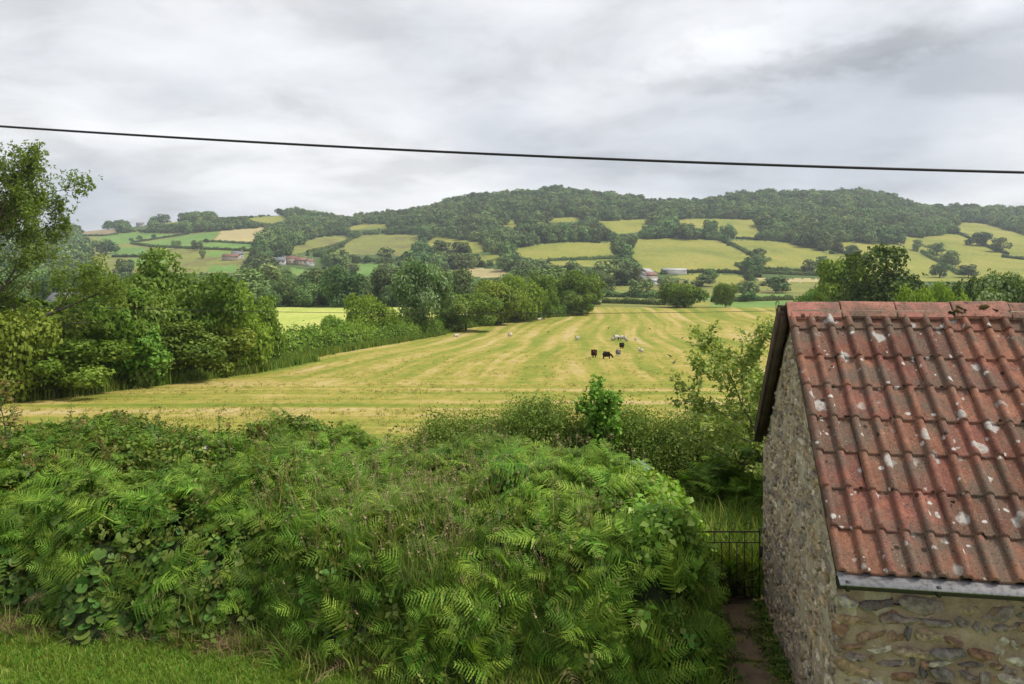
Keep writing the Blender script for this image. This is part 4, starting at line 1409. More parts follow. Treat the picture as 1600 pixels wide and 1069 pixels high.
def build_roof():
    g = np.random.default_rng(31)
    roof = empty('roof'); roof.parent = SH
    dv = RV + 0.14
    SL = math.hypot(dv, RID - 1.63)
    pitch = math.atan2(RID - 1.63, dv)
    mb = MB()
    # battens and boards under both slopes
    for s in (1, -1):
        v0, z0 = (-0.10, 1.63) if s > 0 else (WID - 0.16, roof_z(WID - 0.16))
        V = []
        for u in (0.02, LEN):
            for (vv, zz) in ((v0, z0 + (0.03 if s > 0 else 0)), (RV, RID)):
                V.append((u, vv, zz - 0.035)); V.append((u, vv, zz - 0.075))
        f = [(0, 2, 6, 4), (1, 5, 7, 3), (0, 4, 5, 1), (2, 3, 7, 6), (0, 1, 3, 2), (4, 6, 7, 5)]
        mb.add(V, f)
    mb.build('roof_boards', M_wood, roof)
    # a two-roll tile: local x across (0..W), y up the slope (0..Lt), z off the slope
    W, Lt, gauge = 0.312, 0.40, SL / 7.75
    def tile_mesh(seed, chip=False, half=False):
        gg = np.random.default_rng(seed)
        prof = []
        for r_ in range(1 if half else 2):
            b = r_ * W / 2
            prof += [(b + 0.000, 0.006), (b + 0.0015, 0.018), (b + 0.008, 0.034), (b + 0.020, 0.044), (b + 0.032, 0.046), (b + 0.044, 0.043), (b + 0.056, 0.033), (b + 0.0625, 0.018), (b + 0.0645, 0.005), (b + 0.067, 0.001), (b + 0.074, 0.0), (b + 0.11, 0.0), (b + 0.146, 0.003)]
        prof.append((W / 2 * (1 if half else 2) - 0.001, 0.009))
        prof = np.array(prof)
        ys = [0.0, 0.012, Lt * 0.33, Lt * 0.66, Lt]
        V, q = [], []
        k = len(prof)
        th = 0.024
        for j, y in enumerate(ys):
            for i, (x, z) in enumerate(prof):
                e = 0.004 * gg.normal() if (chip and j == 0) else 0.0012 * gg.normal() if j == 0 else 0
                zz = z * (0.93 if j == 0 else 1.0) - (0.003 if j == 0 else 0)
                V.append((x, y + e, zz + th))
        for x, z in prof:                      # tail underside
            V.append((x, 0.0, z * 0.93 - 0.006))
        for j in range(len(ys) - 1):
            for i in range(k - 1):
                a = j * k + i
                q.append((a, a + 1, a + k + 1, a + k))
        b = len(ys) * k
        for i in range(k - 1):
            q.append((b + i, b + i + 1, i + 1, i))
        return np_mesh('tile', np.array(V), np.array(q), [M_tile], smooth=True)
    tm = [tile_mesh(500 + i, i == 3) for i in range(4)]
    hm = tile_mesh(520, True, True)
    for r_ in range(8):
        d = r_ * gauge
        lt = 1.0
        if r_ == 7: lt = min(1.0, (SL - d - 0.015) / Lt)
        u = -0.035 + g.normal() * 0.004
        first = r_ in (1,)
        while u < 3.6:
            me = hm if first else tm[int(g.integers(4))]
            dd = d + g.normal() * 0.005 + (0.010 if first else 0)
            v = -0.14 + dd * math.cos(pitch); z = 1.63 + dd * math.sin(pitch)
            o = link('tile', me, roof, loc=(u, v, z), scale=(1, lt, 1))
            o.rotation_euler = (pitch - 0.058 + g.normal() * 0.006, g.normal() * 0.008, g.normal() * 0.007)
            u += (W / 2 if first else W) + g.normal() * 0.0015
            first = False
    # far slope: tiles seen only at the verge, the same pieces
    d2 = WID - 0.13 - RV
    SL2 = math.hypot(d2, RID - roof_z(WID - 0.13))
    for r_ in range(7):
        for c in range(3):
            dd = r_ * gauge
            o = link('tile', tm[(r_ + c) % 4], roof, loc=(-0.035 + (c + 1) * W, WID - 0.12 - dd * math.cos(pitch), roof_z(WID - 0.12) + dd * math.sin(pitch)), scale=(1, min(1, max(0.1, (SL2 - dd) / Lt)), 1))
            o.rotation_euler = (pitch - 0.035, 0, math.pi)
    # ridge tiles
    def ridge_mesh(seed):
        gg = np.random.default_rng(seed)
        prof = [(-0.128, -0.098), (-0.118, -0.080), (-0.03, 0.016), (-0.015, 0.026), (0.015, 0.026), (0.03, 0.016), (0.118, -0.080), (0.128, -0.098)]
        V, q = [], []
        xs = [0.0, 0.006, 0.44, 0.446]
        for i, x in enumerate(xs):
            s = 0.97 if i in (0, 3) else 1.0
            V += [(x, a * s, (b - 0.0) * s + 0.0015 * gg.normal()) for a, b in prof]
        n_ = len(V)
        for x in (0.0, 0.446):
            V += [(x, a * 0.86, b - 0.022) for a, b in prof]
        for i in range(3):
            for j in range(7):
                a = i * 8 + j
                q.append((a, a + 8, a + 9, a + 1))
        for j in range(7):
            q.append((n_ + j, j, j + 1, n_ + j + 1)); q.append((24 + j, n_ + 8 + j, n_ + 9 + j, 25 + j))
        q.append((0, n_, n_ + 8, 24))
        q.append((7, 31, n_ + 15, n_ + 7))
        return np_mesh('ridge_tile', np.array(V), np.array(q), [M_ridge])
    rm = [ridge_mesh(540 + i) for i in range(3)]
    x = -0.045
    for i in range(9):
        link('ridge_tile', rm[i % 3], roof, loc=(x, RV, RID + 0.060 + 0.004 * g.normal()), rot=(g.normal() * 0.012, g.normal() * 0.006, 0))
        x += 0.455
    mb = MB()
    mb.box((0.0, RV - 0.09, RID - 0.06), (LEN - 0.4, RV + 0.09, RID + 0.012))
    mb.build('ridge_mortar', M_mortar_g, roof)
    # moss cushions
    def cushion(seed):
        bm = bmesh.new(); bmesh.ops.create_icosphere(bm, subdivisions=3, radius=1.0)
        gg = np.random.default_rng(seed)
        for v in bm.verts:
            c = v.co
            v.co *= 1 + 0.16 * math.sin(c.x * 5 + seed) + 0.14 * math.sin(c.y * 6 + seed * 2) + 0.06 * gg.normal()
        me = bpy.data.meshes.new('moss'); bm.to_mesh(me); bm.free()
        return me
    cm = [cushion(i) for i in range(3)]
    a = [c.copy() for c in cm]
    for c in cm: c.materials.append(M_moss)
    for c in a: c.materials.append(M_moss_d)
    for k in range(16):
        u = 1.28 + g.uniform(0, 0.42)
        f = g.uniform(0.1, 0.95)
        me = cm[k % 3] if k % 3 else a[0]
        s = g.uniform(0.012, 0.036)
        link('moss', me, roof, loc=(u, RV - 0.025 - 0.10 * f, RID + 0.068 - 0.107 * f), scale=(s, s, s * 0.5), rot=(pitch, 0, g.uniform(0, 6)))
    for k in range(60):
        u = g.uniform(0.0, 2.2); dd = gauge * int(g.integers(1, 8)) + g.uniform(-0.01, 0.008)
        if g.uniform() < 0.4: dd = g.uniform(0.2, 2.2)
        s = g.uniform(0.004, 0.013)
        link('moss', a[k % 3], roof, loc=(u, -0.14 + dd * math.cos(pitch) - 0.012, 1.63 + dd * math.sin(pitch) + 0.034), scale=(s, s, s * 0.7))
    # weeds sprouting behind the ridge
    # bargeboards on the far slope
    mb = MB()
    def board(u0, u1, drop0, drop1, va, vb):
        V = []
        for u in (u0, u1):
            for vv in (va, vb):
                V += [(u, vv, roof_z(vv) - drop0), (u, vv, roof_z(vv) - drop1)]
        mb.add(V, [(0, 2, 3, 1), (4, 5, 7, 6), (0, 1, 5, 4), (2, 6, 7, 3), (0, 4, 6, 2), (1, 3, 7, 5)])
    board(-0.115, -0.095, -0.03, 0.10, RV + 0.0, WID - 0.16)
    mb.build('bargeboard', M_wood, roof)
    mb = MB()
    board(-0.095, -0.035, 0.0, 0.125, RV + 0.0, WID - 0.19)
    mb.build('bargeboard', M_wood, roof)
    mb = MB()
    V = [(-0.128, RV, RID + 0.045), (0.0, RV, RID + 0.045)]
    board(-0.118, 0.0, -0.05, -0.028, RV, WID - 0.15)
    mb.build('verge_strip', M_wood, roof)
    # dark undercloak on the near verge
    mb = MB()
    board(-0.03, 0.02, 0.012, 0.055, -0.10, RV)
    mb.build('verge_strip', M_wood, roof)
    # hook for a cable at the apex
    mb = MB()
    pts = [(0.0, RV, RID - 0.03), (-0.06, RV, RID - 0.035), (-0.11, RV, RID - 0.03), (-0.13, RV, RID + 0.0), (-0.132, RV, RID + 0.07), (-0.12, RV, RID + 0.085), (-0.105, RV, RID + 0.075), (-0.108, RV, RID + 0.055)]
    mb.tube(pts, 0.005, 6)
    mb.build('cable_hook', M_iron, roof, smooth=True)
    # gutter
    gt = empty('gutter'); gt.parent = SH
    gv, gz = -0.150, 1.605
    mb = MB()
    prof = [(0.05, 0.0), (0.045, -0.045), (0.01, -0.068), (-0.03, -0.062), (-0.052, -0.035), (-0.056, 0.0), (-0.050, 0.0), (-0.046, -0.032), (-0.027, -0.054), (0.008, -0.060), (0.038, -0.04), (0.044, 0.0)]
    V = [(u, gv + a, gz + b) for u in (-0.03, LEN) for a, b in prof]
    k = len(prof)
    q = [(j, (j + 1) % k, k + (j + 1) % k, k + j) for j in range(k)]
    mb.add(V, q)
    mb.add([(-0.03, gv + a, gz + b) for a, b in prof[:6]], None, [(0, j, j + 1) for j in range(1, 5)])
    mb.build('gutter_trough', M_gutter, gt)
    mb = MB()
    # pale grey lip folding from under the tiles into the trough
    V = [(-0.03, gv - 0.078, gz - 0.010), (LEN, gv - 0.078, gz - 0.010), (LEN, gv + 0.02, gz + 0.036), (-0.03, gv + 0.02, gz + 0.036),
         (-0.03, gv - 0.078, gz - 0.018), (LEN, gv - 0.078, gz - 0.018), (LEN, gv + 0.02, gz + 0.028), (-0.03, gv + 0.02, gz + 0.028)]
    mb.add(V, [(0, 1, 2, 3), (7, 6, 5, 4), (0, 4, 5, 1), (3, 2, 6, 7), (0, 3, 7, 4), (1, 5, 6, 2)])
    mb.build('gutter_lip', M_flash, gt)
    for i in range(6):
        mb = MB(); u = 0.02 + i * 0.56
        mb.box((u - 0.012, gv - 0.068, gz - 0.060), (u + 0.012, gv - 0.050, gz + 0.008))
        mb.build('bracket', M_gutter, gt)


build_roof()

# ------------------------------------------------------------------ path, slabs, gate
M_slab = noise_mat('wet_slab', [(0.3, (0.10, 0.068, 0.042)), (0.52, (0.17, 0.118, 0.075)), (0.64, (0.15, 0.13, 0.035))], 6.0, bump=0.5, rough=0.7)
o = empty('path', (0, 0, 0)); lab(o, kind='structure')
g = np.random.default_rng(41)
ys = np.linspace(4.5, 9.6, 22)
V, q = [], []
for i, y in enumerate(ys):
    xl = 1.55 + 0.22 * (y - 5) if y > 5 else 1.55
    xr = 2.24 + (y - 5.3) * 0.171 + 0.02
    for j in range(8):
        x = xl + (xr - xl) * j / 7
        V.append((x, y, 0.010 + 0.012 * math.sin(x * 9 + y * 4) + 0.01 * g.normal()))
q = [(i * 8 + j, i * 8 + j + 1, i * 8 + j + 9, i * 8 + j + 8) for i in range(21) for j in range(7)]
link('earth', np_mesh('earth', np.array(V), np.array(q), [M_soil], smooth=True), o)
for k, y in enumerate((5.55, 6.22, 6.88, 7.52, 8.15)):
    bm = bmesh.new()
    cx = 1.98 + 0.175 * (y - 5.5)
    cs = [(-0.24, -0.28), (0.0, -0.30), (0.23, -0.27), (0.25, 0.0), (0.22, 0.27), (-0.02, 0.29), (-0.25, 0.26), (-0.26, 0.02)]
    cs = [(cx + a + g.normal() * 0.015, y + b + g.normal() * 0.012) for a, b in cs]
    top = [bm.verts.new((a, b, 0.024 + g.normal() * 0.006)) for a, b in cs]
    bot = [bm.verts.new((cx + (a - cx) * 1.03, y + (b - y) * 1.03, -0.02)) for a, b in cs]
    bm.faces.new(top)
    for i in range(8): bm.faces.new((bot[i], bot[(i + 1) % 8], top[(i + 1) % 8], top[i]))
    me = bpy.data.meshes.new('slab'); bm.to_mesh(me); bm.free(); me.materials.append(M_slab)
    link('slab', me, o)


def build_gate():
    Yg = 8.56
    gt = empty('garden_gate', (2.0, Yg, 0.0))
    lab(gt, 'low rusty wrought-iron garden gate between the ferns and the shed', 'gate')
    Wg, Hg = 0.76, 0.80
    def bar(name, a, b, r):
        mb = MB(); mb.tube([a, b], r, 6); return mb.build(name, M_iron, gt)
    bar('rail', (0, 0, Hg - 0.02), (Wg, 0, Hg - 0.02), 0.009)
    bar('rail', (0, 0, Hg - 0.14), (Wg, 0, Hg - 0.14), 0.006)
    bar('rail', (0, 0, 0.16), (Wg, 0, 0.16), 0.007)
    bar('rail', (0.32, 0, 0.045), (Wg, 0, 0.045), 0.008)
    for i in range(10):
        x = Wg * i / 9
        st = i in (0, 9)
        bar('stile' if st else 'bar', (x, 0, 0.03 if (st or i > 4) else 0.16), (x, 0, Hg + (0.02 if st else (-0.02 if i % 2 else -0.14))), 0.010 if st else 0.006)
    for i in range(4):
        mb = MB()
        cx = Wg * (i * 2 + 1.5) / 9
        th = np.linspace(0, 2 * np.pi * 0.95, 16)
        rr = 0.042 * (1 - 0.05 * th)
        mb.tube(np.column_stack([cx + rr * np.cos(th + 0.5), 0 * th, Hg + 0.04 + rr * np.sin(th + 0.5)]), 0.004, 5)
        mb.build('scroll', M_iron, gt)
    mb = MB(); mb.box((Wg + 0.0, -0.015, 0.5), (Wg + 0.05, 0.015, 0.62)); mb.build('latch', M_iron, gt)
    bar('hinge_post', (-0.04, 0, -0.05), (-0.04, 0, Hg + 0.05), 0.018)


build_gate()

# ------------------------------------------------------------------ the bracken bank
BX = np.array([-16, -9, -5.3, -3.2, -1.17, 0.0, 1.0, 2.4])
BY = np.array([8.6, 8.3, 7.9, 7.66, 7.06, 6.68, 6.40, 6.25])


def bank(x, y):
    x = np.asarray(x, float); y = np.asarray(y, float)
    s = y - np.interp(x, BX, BY) - 0.16 * np.sin(x * 2.1 + 0.4) - 0.10 * np.sin(x * 4.9 + 1.0) - 0.05 * np.sin(x * 9.3)
    deep = 4.6 - 0.9 * np.clip((x + 1) / 3, 0, 1)
    h = np.interp(s / deep, [0, 0.035, 0.09, 0.2, 0.42, 0.62, 0.78, 0.9, 1.0], [0, 0.48, 0.92, 1.12, 1.23, 1.27, 1.18, 0.85, 0.0])
    b = 0.10 * np.sin(x * 2.3 + 0.8 * y) + 0.09 * np.sin(y * 3.1 - x * 1.4 + 1) + 0.06 * np.sin(x * 5.3 + 1.7 * y) + 0.06 * np.sin(6.1 * y - 3.7 * x) + 0.05 * np.sin(9.7 * x + 2.0) * np.sin(8.3 * y)
    h = h * (1 + 0.85 * b * np.clip(s / 0.6, 0, 1))
    h = h * (1 - 0.13 * np.exp(-((x + 1.6) / 0.9) ** 2 - ((y - 9.6) / 1.6) ** 2))
    xr = np.interp(y, [6, 8.6, 12], [1.64, 2.10, 2.5])
    e = np.clip((xr - x) / 0.45, 0, 1)
    return np.clip(h, 0, None) * e ** 0.5


def bank_normal(x, y):
    e = 0.06
    dx = (bank(x + e, y) - bank(x - e, y)) / (2 * e); dy = (bank(x, y + e) - bank(x, y - e)) / (2 * e)
    return unit(np.stack([-dx, -dy, np.ones_like(dx)], -1))


def frond_mesh(seed, pairs=12, droop=0.35, mat=None):
    """a bracken frond, length 1 along +y, blade up (+z)"""
    gg = np.random.default_rng(seed)
    V, T, tt = [], [], []
    def spine(s):
        return np.array([0.03 * math.sin(s * 3 + seed), s * (1 - 0.12 * s), 0.34 * s - droop * s * s])
    c = 0
    # rachis
    for i in range(6):
        a, b = spine(i / 6), spine((i + 1) / 6)
        w = 0.008 * (1 - i / 7)
        V += [a - [w, 0, 0], a + [w, 0, 0], b + [w * 0.85, 0, 0], b - [w * 0.85, 0, 0]]
        T += [(c, c + 1, c + 2), (c, c + 2, c + 3)]; c += 4; tt += [0.85] * 4
    for i in range(pairs):
        s = 0.16 + 0.84 * (i + 0.4) / pairs
        p = spine(s); tg = unit(spine(min(1, s + 0.03)) - spine(s - 0.03))
        lp = 0.36 * (1 - s) ** 0.75 * (0.82 + 0.18 * min(1, i / 2)) + 0.025
        for sd_ in (-1, 1):
            ll = lp * gg.uniform(0.85, 1.12)
            fw = 0.35 + 0.4 * s + 0.08 * gg.normal()
            d = unit(np.array([sd_ * 1.0, 0, 0]) + tg * fw + np.array([0, 0, 0.10 + 0.10 * gg.normal()]))
            nrm = unit(np.cross(d, tg) * (-sd_) + 0.15 * gg.normal(size=3))
            if nrm[2] < 0: nrm = -nrm
            side = np.cross(nrm, d)
            k = max(3, int(8 * (ll / 0.33)))
            tb = float(np.clip(0.35 + 0.5 * s + 0.16 * gg.normal(), 0, 1))
            def rib(f): return p + d * ll * f - np.array([0, 0, 1]) * ll * 0.30 * f * f
            def half(f): return (0.105 * ll * (1 - f) ** 0.75 + 0.003) * min(1.0, 0.55 + 3 * f)
            for j in range(k):
                f0, f1 = j / k, (j + 1) / k
                r0, r1 = rib(f0), rib(f1)
                for s2 in (-1, 1):
                    # one toothed lobe of the leaflet row, joined to its neighbours along the rib
                    e = rib(f0 + 0.75 / k) + side * s2 * half(f0 + 0.5 / k) - nrm * half(f0) * 0.25
                    e0 = r0 + side * s2 * half(f0) * 0.45
                    V += [r0, r1, e, e0]
                    T += [(c, c + 1, c + 2), (c, c + 2, c + 3)]; c += 4; tt += [tb] * 4
    return np_mesh('frond', np.array(V), np.array(T), [mat or L_fern], tint=np.array(tt))


FROND = [frond_mesh(600 + i, 14 + i % 3, 0.22 + 0.12 * (i % 4)) for i in range(6)]
C_frond = proto_coll('frond', FROND)


def aim(fwd, upv):
    """euler angles turning +y to fwd and +z near upv, arrays"""
    f = unit(fwd); r = unit(np.cross(f, upv)); u = np.cross(r, f)
    M = np.stack([r, f, u], -1)          # columns
    out = np.empty((len(f), 3))
    for i in range(len(f)):
        out[i] = Matrix(M[i].tolist()).to_euler()
    return out


def leaf_clump(seed, n, rad, size, aspect, mat, flat=0.6, tri=False):
    g = np.random.default_rng(seed)
    P = g.normal(size=(n, 3)) * rad * np.array([1, 1, flat])
    nm = P / rad * 0.7 + g.normal(size=(n, 3)) * 0.6 + np.array([0, 0, 0.8])
    sz = size * g.uniform(0.6, 1.3, n)
    if tri:
        a = unit(g.normal(size=(n, 3)) * np.array([1, 1, 0.4])); Ps, Ns, Al, Sz = [], [], [], []
        nn = unit(nm)
        a = unit(a - (a * nn).sum(1)[:, None] * nn); b = np.cross(nn, a)
        for da, db in ((0.55, 0.0), (-0.05, 0.55), (-0.05, -0.55)):
            Ps.append(P + (a * da + b * db) * sz[:, None]); Ns.append(nn + 0.15 * g.normal(size=(n, 3))); Al.append(a * da + b * db); Sz.append(sz)
        V, Fq = leaves(np.concatenate(Ps), np.concatenate(Ns), np.concatenate(Sz), aspect, g, along=unit(np.concatenate(Al)) * 3)
        t = np.tile(np.clip(g.uniform(0, 1, n), 0, 1), 3)
    else:
        V, Fq = leaves(P, nm, sz, aspect, g)
        t = np.clip(g.uniform(0, 1, n), 0, 1)
    return np_mesh('clump', V, Fq, [mat], tint=np.repeat(t, 4))


def round_leaf(seed, mat):
    gg = np.random.default_rng(seed)
    k = 12
    th = np.linspace(0.28, 2 * np.pi - 0.28, k) - np.pi / 2
    r = 0.5 * (1 + 0.05 * gg.normal(size=k))
    V = [(0, 0, -0.05)] + [(r[i] * math.cos(th[i]), r[i] * math.sin(th[i]), 0.05 * math.sin(th[i] * 3 + seed) + 0.03 * gg.normal()) for i in range(k)]
    T = [(0, i + 1, i + 2) for i in range(k - 1)]
    return np_mesh('leaf', np.array(V), np.array(T), [mat], tint=np.full(k + 1, gg.uniform(0.1, 0.75)), smooth=True)


C_bramble = proto_coll('bramble', [leaf_clump(620 + i, 16, 0.09, 0.062, 0.62, L_bramble, tri=True) for i in range(5)])
C_thorn = proto_coll('thorn', [leaf_clump(640 + i, 46, 0.09, 0.034, 0.55, L_privet, 1.0) for i in range(4)])
C_ivy = proto_coll('ivy', [leaf_clump(650 + i, 18, 0.07, 0.075, 0.7, L_ivy) for i in range(4)])
ROUND = [round_leaf(660 + i, L_round) for i in range(5)]
C_tall = proto_coll('tall_grass', [tuft_mesh(670 + i, 14, 0.34, 0.012, 0.06, L_grass, 0.7, L_seed) for i in range(4)])
C_blade = proto_coll('long_grass', [tuft_mesh(680 + i, 18, 0.30, 0.013, 0.07, L_grass, 0.8) for i in range(4)])
C_lawn = proto_coll('lawn_tuft', [tuft_mesh(690 + i, 16, 0.050, 0.0055, 0.05, L_lawn, 0.9) for i in range(4)])
C_dry = proto_coll('dry_tuft', [tuft_mesh(700 + i, 14, 0.15, 0.006, 0.08, L_dry, 1.3) for i in range(3)])


def bank_points(n, seed, x0=-8.5, x1=2.3, margin=0.02):
    g = np.random.default_rng(seed)
    out = []
    tot = 0
    while tot < n:
        x = g.uniform(x0, x1, n * 3); s = g.uniform(-0.34, 4.4, n * 3)
        y = np.interp(x, BX, BY) + s
        h = bank(x, y)
        nz = bank_normal(x, y)[:, 2]
        k = (h > margin) & (g.uniform(size=len(x)) < np.clip(0.22 / np.maximum(nz, 0.05), 0, 1))   # even over the sloping skin
        out.append(np.column_stack([x, y, h])[k]); tot += k.sum()
    return np.concatenate(out)[:n]


def build_bank():
    g = np.random.default_rng(71)
    root = empty('bracken_bank', (-2.0, 8.0, 0))
    lab(root, 'broad waist-high bank of green bracken fronds between lawn and field', 'bracken')
    org = np.array([-2.0, 8.0, 0])
    # solid underlay of the mound, shade between fronds put into its dark colour
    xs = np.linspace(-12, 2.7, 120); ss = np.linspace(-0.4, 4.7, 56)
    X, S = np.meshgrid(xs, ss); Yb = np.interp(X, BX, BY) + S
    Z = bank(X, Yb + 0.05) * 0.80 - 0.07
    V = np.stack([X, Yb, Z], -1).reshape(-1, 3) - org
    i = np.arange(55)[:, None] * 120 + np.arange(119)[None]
    link('inner_shade_mass', np_mesh('inner_shade_mass', V, np.stack([i, i + 1, i + 121, i + 120], -1).reshape(-1, 4), [M_core], smooth=True), root)

    def zone(P):
        px = 800 + F * P[:, 0] / P[:, 1]; py = HY - F * (P[:, 2] - CZ) / P[:, 1]
        # bramble upper left, round leaves lower left, ivy far right
        left = 1 / (1 + np.exp((px - 430) / 70))
        upper = 1 / (1 + np.exp((py - 745) / 25))
        low = 1 / (1 + np.exp(-(py - 868) / 20))
        return px, py, left * upper, (1 / (1 + np.exp((px - 395) / 30))) * low, 1 / (1 + np.exp(-(px - 1010) / 18)) * (1 / (1 + np.exp((py - 830) / 22)))
    P = bank_points(7000, 5)
    px, py, zb, zr, zi = zone(P)
    keep = g.uniform(size=len(P)) > np.clip(0.86 * zb + 0.72 * zr + 0.8 * zi, 0, 0.96)
    # patchy: bracken stands in drifts
    drift = np.sin(P[:, 0] * 1.9 + 1.3 * np.sin(P[:, 1] * 2.1)) + np.sin(P[:, 1] * 3.3 + P[:, 0] * 0.7)
    keep &= ~((drift < -0.85) & (g.uniform(size=len(P)) < 0.65))
    P = P[keep]
    nm = bank_normal(P[:, 0], P[:, 1])
    n = len(P)
    a = g.uniform(0, 2 * np.pi, n)
    horiz = np.column_stack([np.cos(a), np.sin(a), np.zeros(n)])
    outw = nm * np.array([1, 1, 0])
    # fronds lean outwards over the face and arch to the light
    fwd = unit(horiz * np.array([1.15, 0.6, 0]) + outw * 0.5 + np.array([0.1, -0.1, 0.0]) + np.array([0, 0, 1]) * g.uniform(-0.15, 1.0, n)[:, None])
    upv = unit(nm * 0.7 + np.array([0, -0.35, 0.7]) + 0.22 * g.normal(size=(n, 3)))
    scl = 0.30 + 0.40 * g.uniform(size=n) ** 1.3
    base = P - fwd * scl[:, None] * 0.42
    base[:, 2] += g.uniform(-0.05, 0.13, n)
    rot = aim(fwd, upv)
    idx = g.integers(0, 6, n)
    # the fronds that show largest stand as pieces of their own
    vis = scl / P[:, 1] * (0.4 + np.clip((-nm[:, 1]), 0, 1)) + 0.02 * (P[:, 2] > bank(P[:, 0], P[:, 1]) * 1.0)
    order = np.argsort(-vis)
    top = order[:290]; rest = order[290:]
    for k in top:
        link('frond', FROND[idx[k]], root, loc=base[k] - org, rot=rot[k], scale=[scl[k]] * 3)
    o = scatter('fronds', C_frond, base[rest] - org, rot[rest], scl[rest], idx[rest], root)

    # brambles on the upper left and through everything else
    br = empty('bramble_thicket', (-4.5, 9.0, 0)); lab(br, 'dark bramble thicket with reddish shoots and white flowers at left of the bank', 'bramble')
    bo = np.array([-4.5, 9.0, 0])
    P = bank_points(9000, 6)
    px, py, zb, zr, zi = zone(P)
    k = g.uniform(size=len(P)) < np.clip(zb + 0.11 - 0.1 * zr - 0.05 * zi, 0.04, 1)
    P = P[k]; n = len(P)
    P[:, 2] += g.normal(size=n) * 0.04
    scatter('leaves', C_bramble, P - bo, np.column_stack([g.normal(size=n) * 0.5, g.normal(size=n) * 0.5, g.uniform(0, 6.28, n)]), g.uniform(0.7, 1.35, n), g.integers(0, 5, n), br)
    # arching canes standing out of the top
    mbs = []
    P = bank_points(500, 61); px, py, zb, zr, zi = zone(P)
    P = P[(zb > 0.5) | (g.uniform(size=len(P)) < 0.05)][:60]
    ends, cd = [], []
    for p in P:
        mb = MB(); a = g.uniform(0, 6.28); h = g.uniform(0.12, 0.34)
        d = np.array([math.cos(a), math.sin(a), 0]) * g.uniform(0.05, 0.3)
        s = np.linspace(0, 1, 6)[:, None]
        pts = p + d * s + np.array([0, 0, h]) * (s * 1.4 - 0.4 * s * s) - bo
        mb.tube(pts, np.linspace(0.005, 0.002, 6), 4)
        mbs.append(mb.build('cane', M_cane, br))
        for f in (0.45, 0.65, 0.85, 1.0):
            ends.append(p + d * f + np.array([0, 0, h]) * (f * 1.4 - 0.4 * f * f) + g.normal(size=3) * 0.015)
    ends = np.array(ends); n = len(ends)
    scatter('shoot_leaves', C_shoot, ends - bo, np.column_stack([g.normal(size=n) * 0.4, g.normal(size=n) * 0.4, g.uniform(0, 6.28, n)]), g.uniform(0.5, 1.0, n), g.integers(0, 3, n), br)
    # nettles and other upright weeds pushing through the fronds
    P = bank_points(1500, 62); px, py, zb, zr, zi = zone(P)
    k = (g.uniform(size=len(P)) < 0.10 + 0.25 * np.exp(-((px - 300) / 130) ** 2 - ((py - 800) / 70) ** 2))
    P = P[k]; n = len(P); P[:, 2] -= 0.14
    nt = scatter('nettles', C_nettle, P, np.column_stack([g.normal(size=n) * 0.15, g.normal(size=n) * 0.15, g.uniform(0, 6.28, n)]), g.uniform(0.6, 1.2, n), g.integers(0, 3, n))
    lab(nt, 'scattered nettles and upright weeds poking through the bracken', 'weeds')
    # last year's dead fronds
    P = bank_points(150, 63); n = len(P); a = g.uniform(0, 6.28, n)
    dm = [frond_mesh(610 + i, 11, 0.5, L_dry) for i in range(2)]
    rt = aim(unit(np.column_stack([np.cos(a), np.sin(a) - 0.3, g.uniform(-0.5, 0.2, n)])), np.tile([0, -0.3, 1.0], (n, 1)))
    for q in range(n):
        if P[q][2] < 1.0: link('dead_frond', dm[q % 2], root, loc=P[q] - org + np.array([0, 0.02, -0.05]), rot=rt[q], scale=[g.uniform(0.2, 0.42)] * 3)
    # white flowers
    fl = [(40, 725), (44, 716), (62, 720), (70, 722), (74, 718), (20, 725), (326, 704), (500, 712), (300, 716), (110, 748)]
    fm = flower_mesh()
    for fx, fy in fl:
        y = 8.0 + g.uniform(0.4, 0.8)
        for t in np.linspace(7.6, 11, 120):
            if bank((fx - 800) / F * t, t) > CZ - (fy - HY) / F * t: y = t; break
        p = np.array([(fx - 800) / F * y, y - 0.06, CZ - (fy - HY) / F * y + 0.05]) - bo
        link('flower', fm, br, loc=p, rot=(R(60) + g.normal() * 0.3, g.normal() * 0.3, g.normal()), scale=[g.uniform(0.03, 0.045)] * 3)

    # round-leaved plants at the lower left foot
    rp = empty('butterbur_patch', (-3.6, 7.8, 0)); lab(rp, 'patch of broad round leaves at the foot of the bank above the lawn', 'plant')
    ro = np.array([-3.6, 7.8, 0])
    P = bank_points(16000, 8, x0=-7, x1=0.3); px, py, zb, zr, zi = zone(P)
    k = (g.uniform(size=len(P)) < zr * 0.9) | ((py > 900) & (px < 620) & (g.uniform(size=len(P)) < 0.06))
    P = P[k & (px > -60)][:2600]; n = len(P)
    nm = bank_normal(P[:, 0], P[:, 1])
    P = P + nm * g.uniform(-0.04, 0.07, n)[:, None]
    rot = aim(unit(np.array([0, -0.6, -0.5]) + 0.45 * g.normal(size=(n, 3))), unit(nm * 0.8 + np.array([0, -0.2, 0.9]) + 0.25 * g.normal(size=(n, 3))))
    scl = g.uniform(0.06, 0.14, n); idx = g.integers(0, 5, n)
    order = np.argsort(-scl)
    for q in order[:160]:
        link('leaf', ROUND[idx[q]], rp, loc=P[q] - ro, rot=rot[q], scale=[scl[q]] * 3)
    r_ = order[160:]
    scatter('small_leaves', C_round, P[r_] - ro, rot[r_], scl[r_], idx[r_], rp)

    # ivy-clad hump at the right end
    iv = empty('ivy_hump', (1.7, 8.2, 0)); lab(iv, 'yellow-green ivy hump at the right end of the bracken bank', 'ivy')
    io = np.array([1.7, 8.2, 0])
    P = bank_points(14000, 9, x0=0.2, x1=2.4); px, py, zb, zr, zi = zone(P)
    P = P[g.uniform(size=len(P)) < zi]; n = len(P)
    P = P + bank_normal(P[:, 0], P[:, 1]) * 0.03
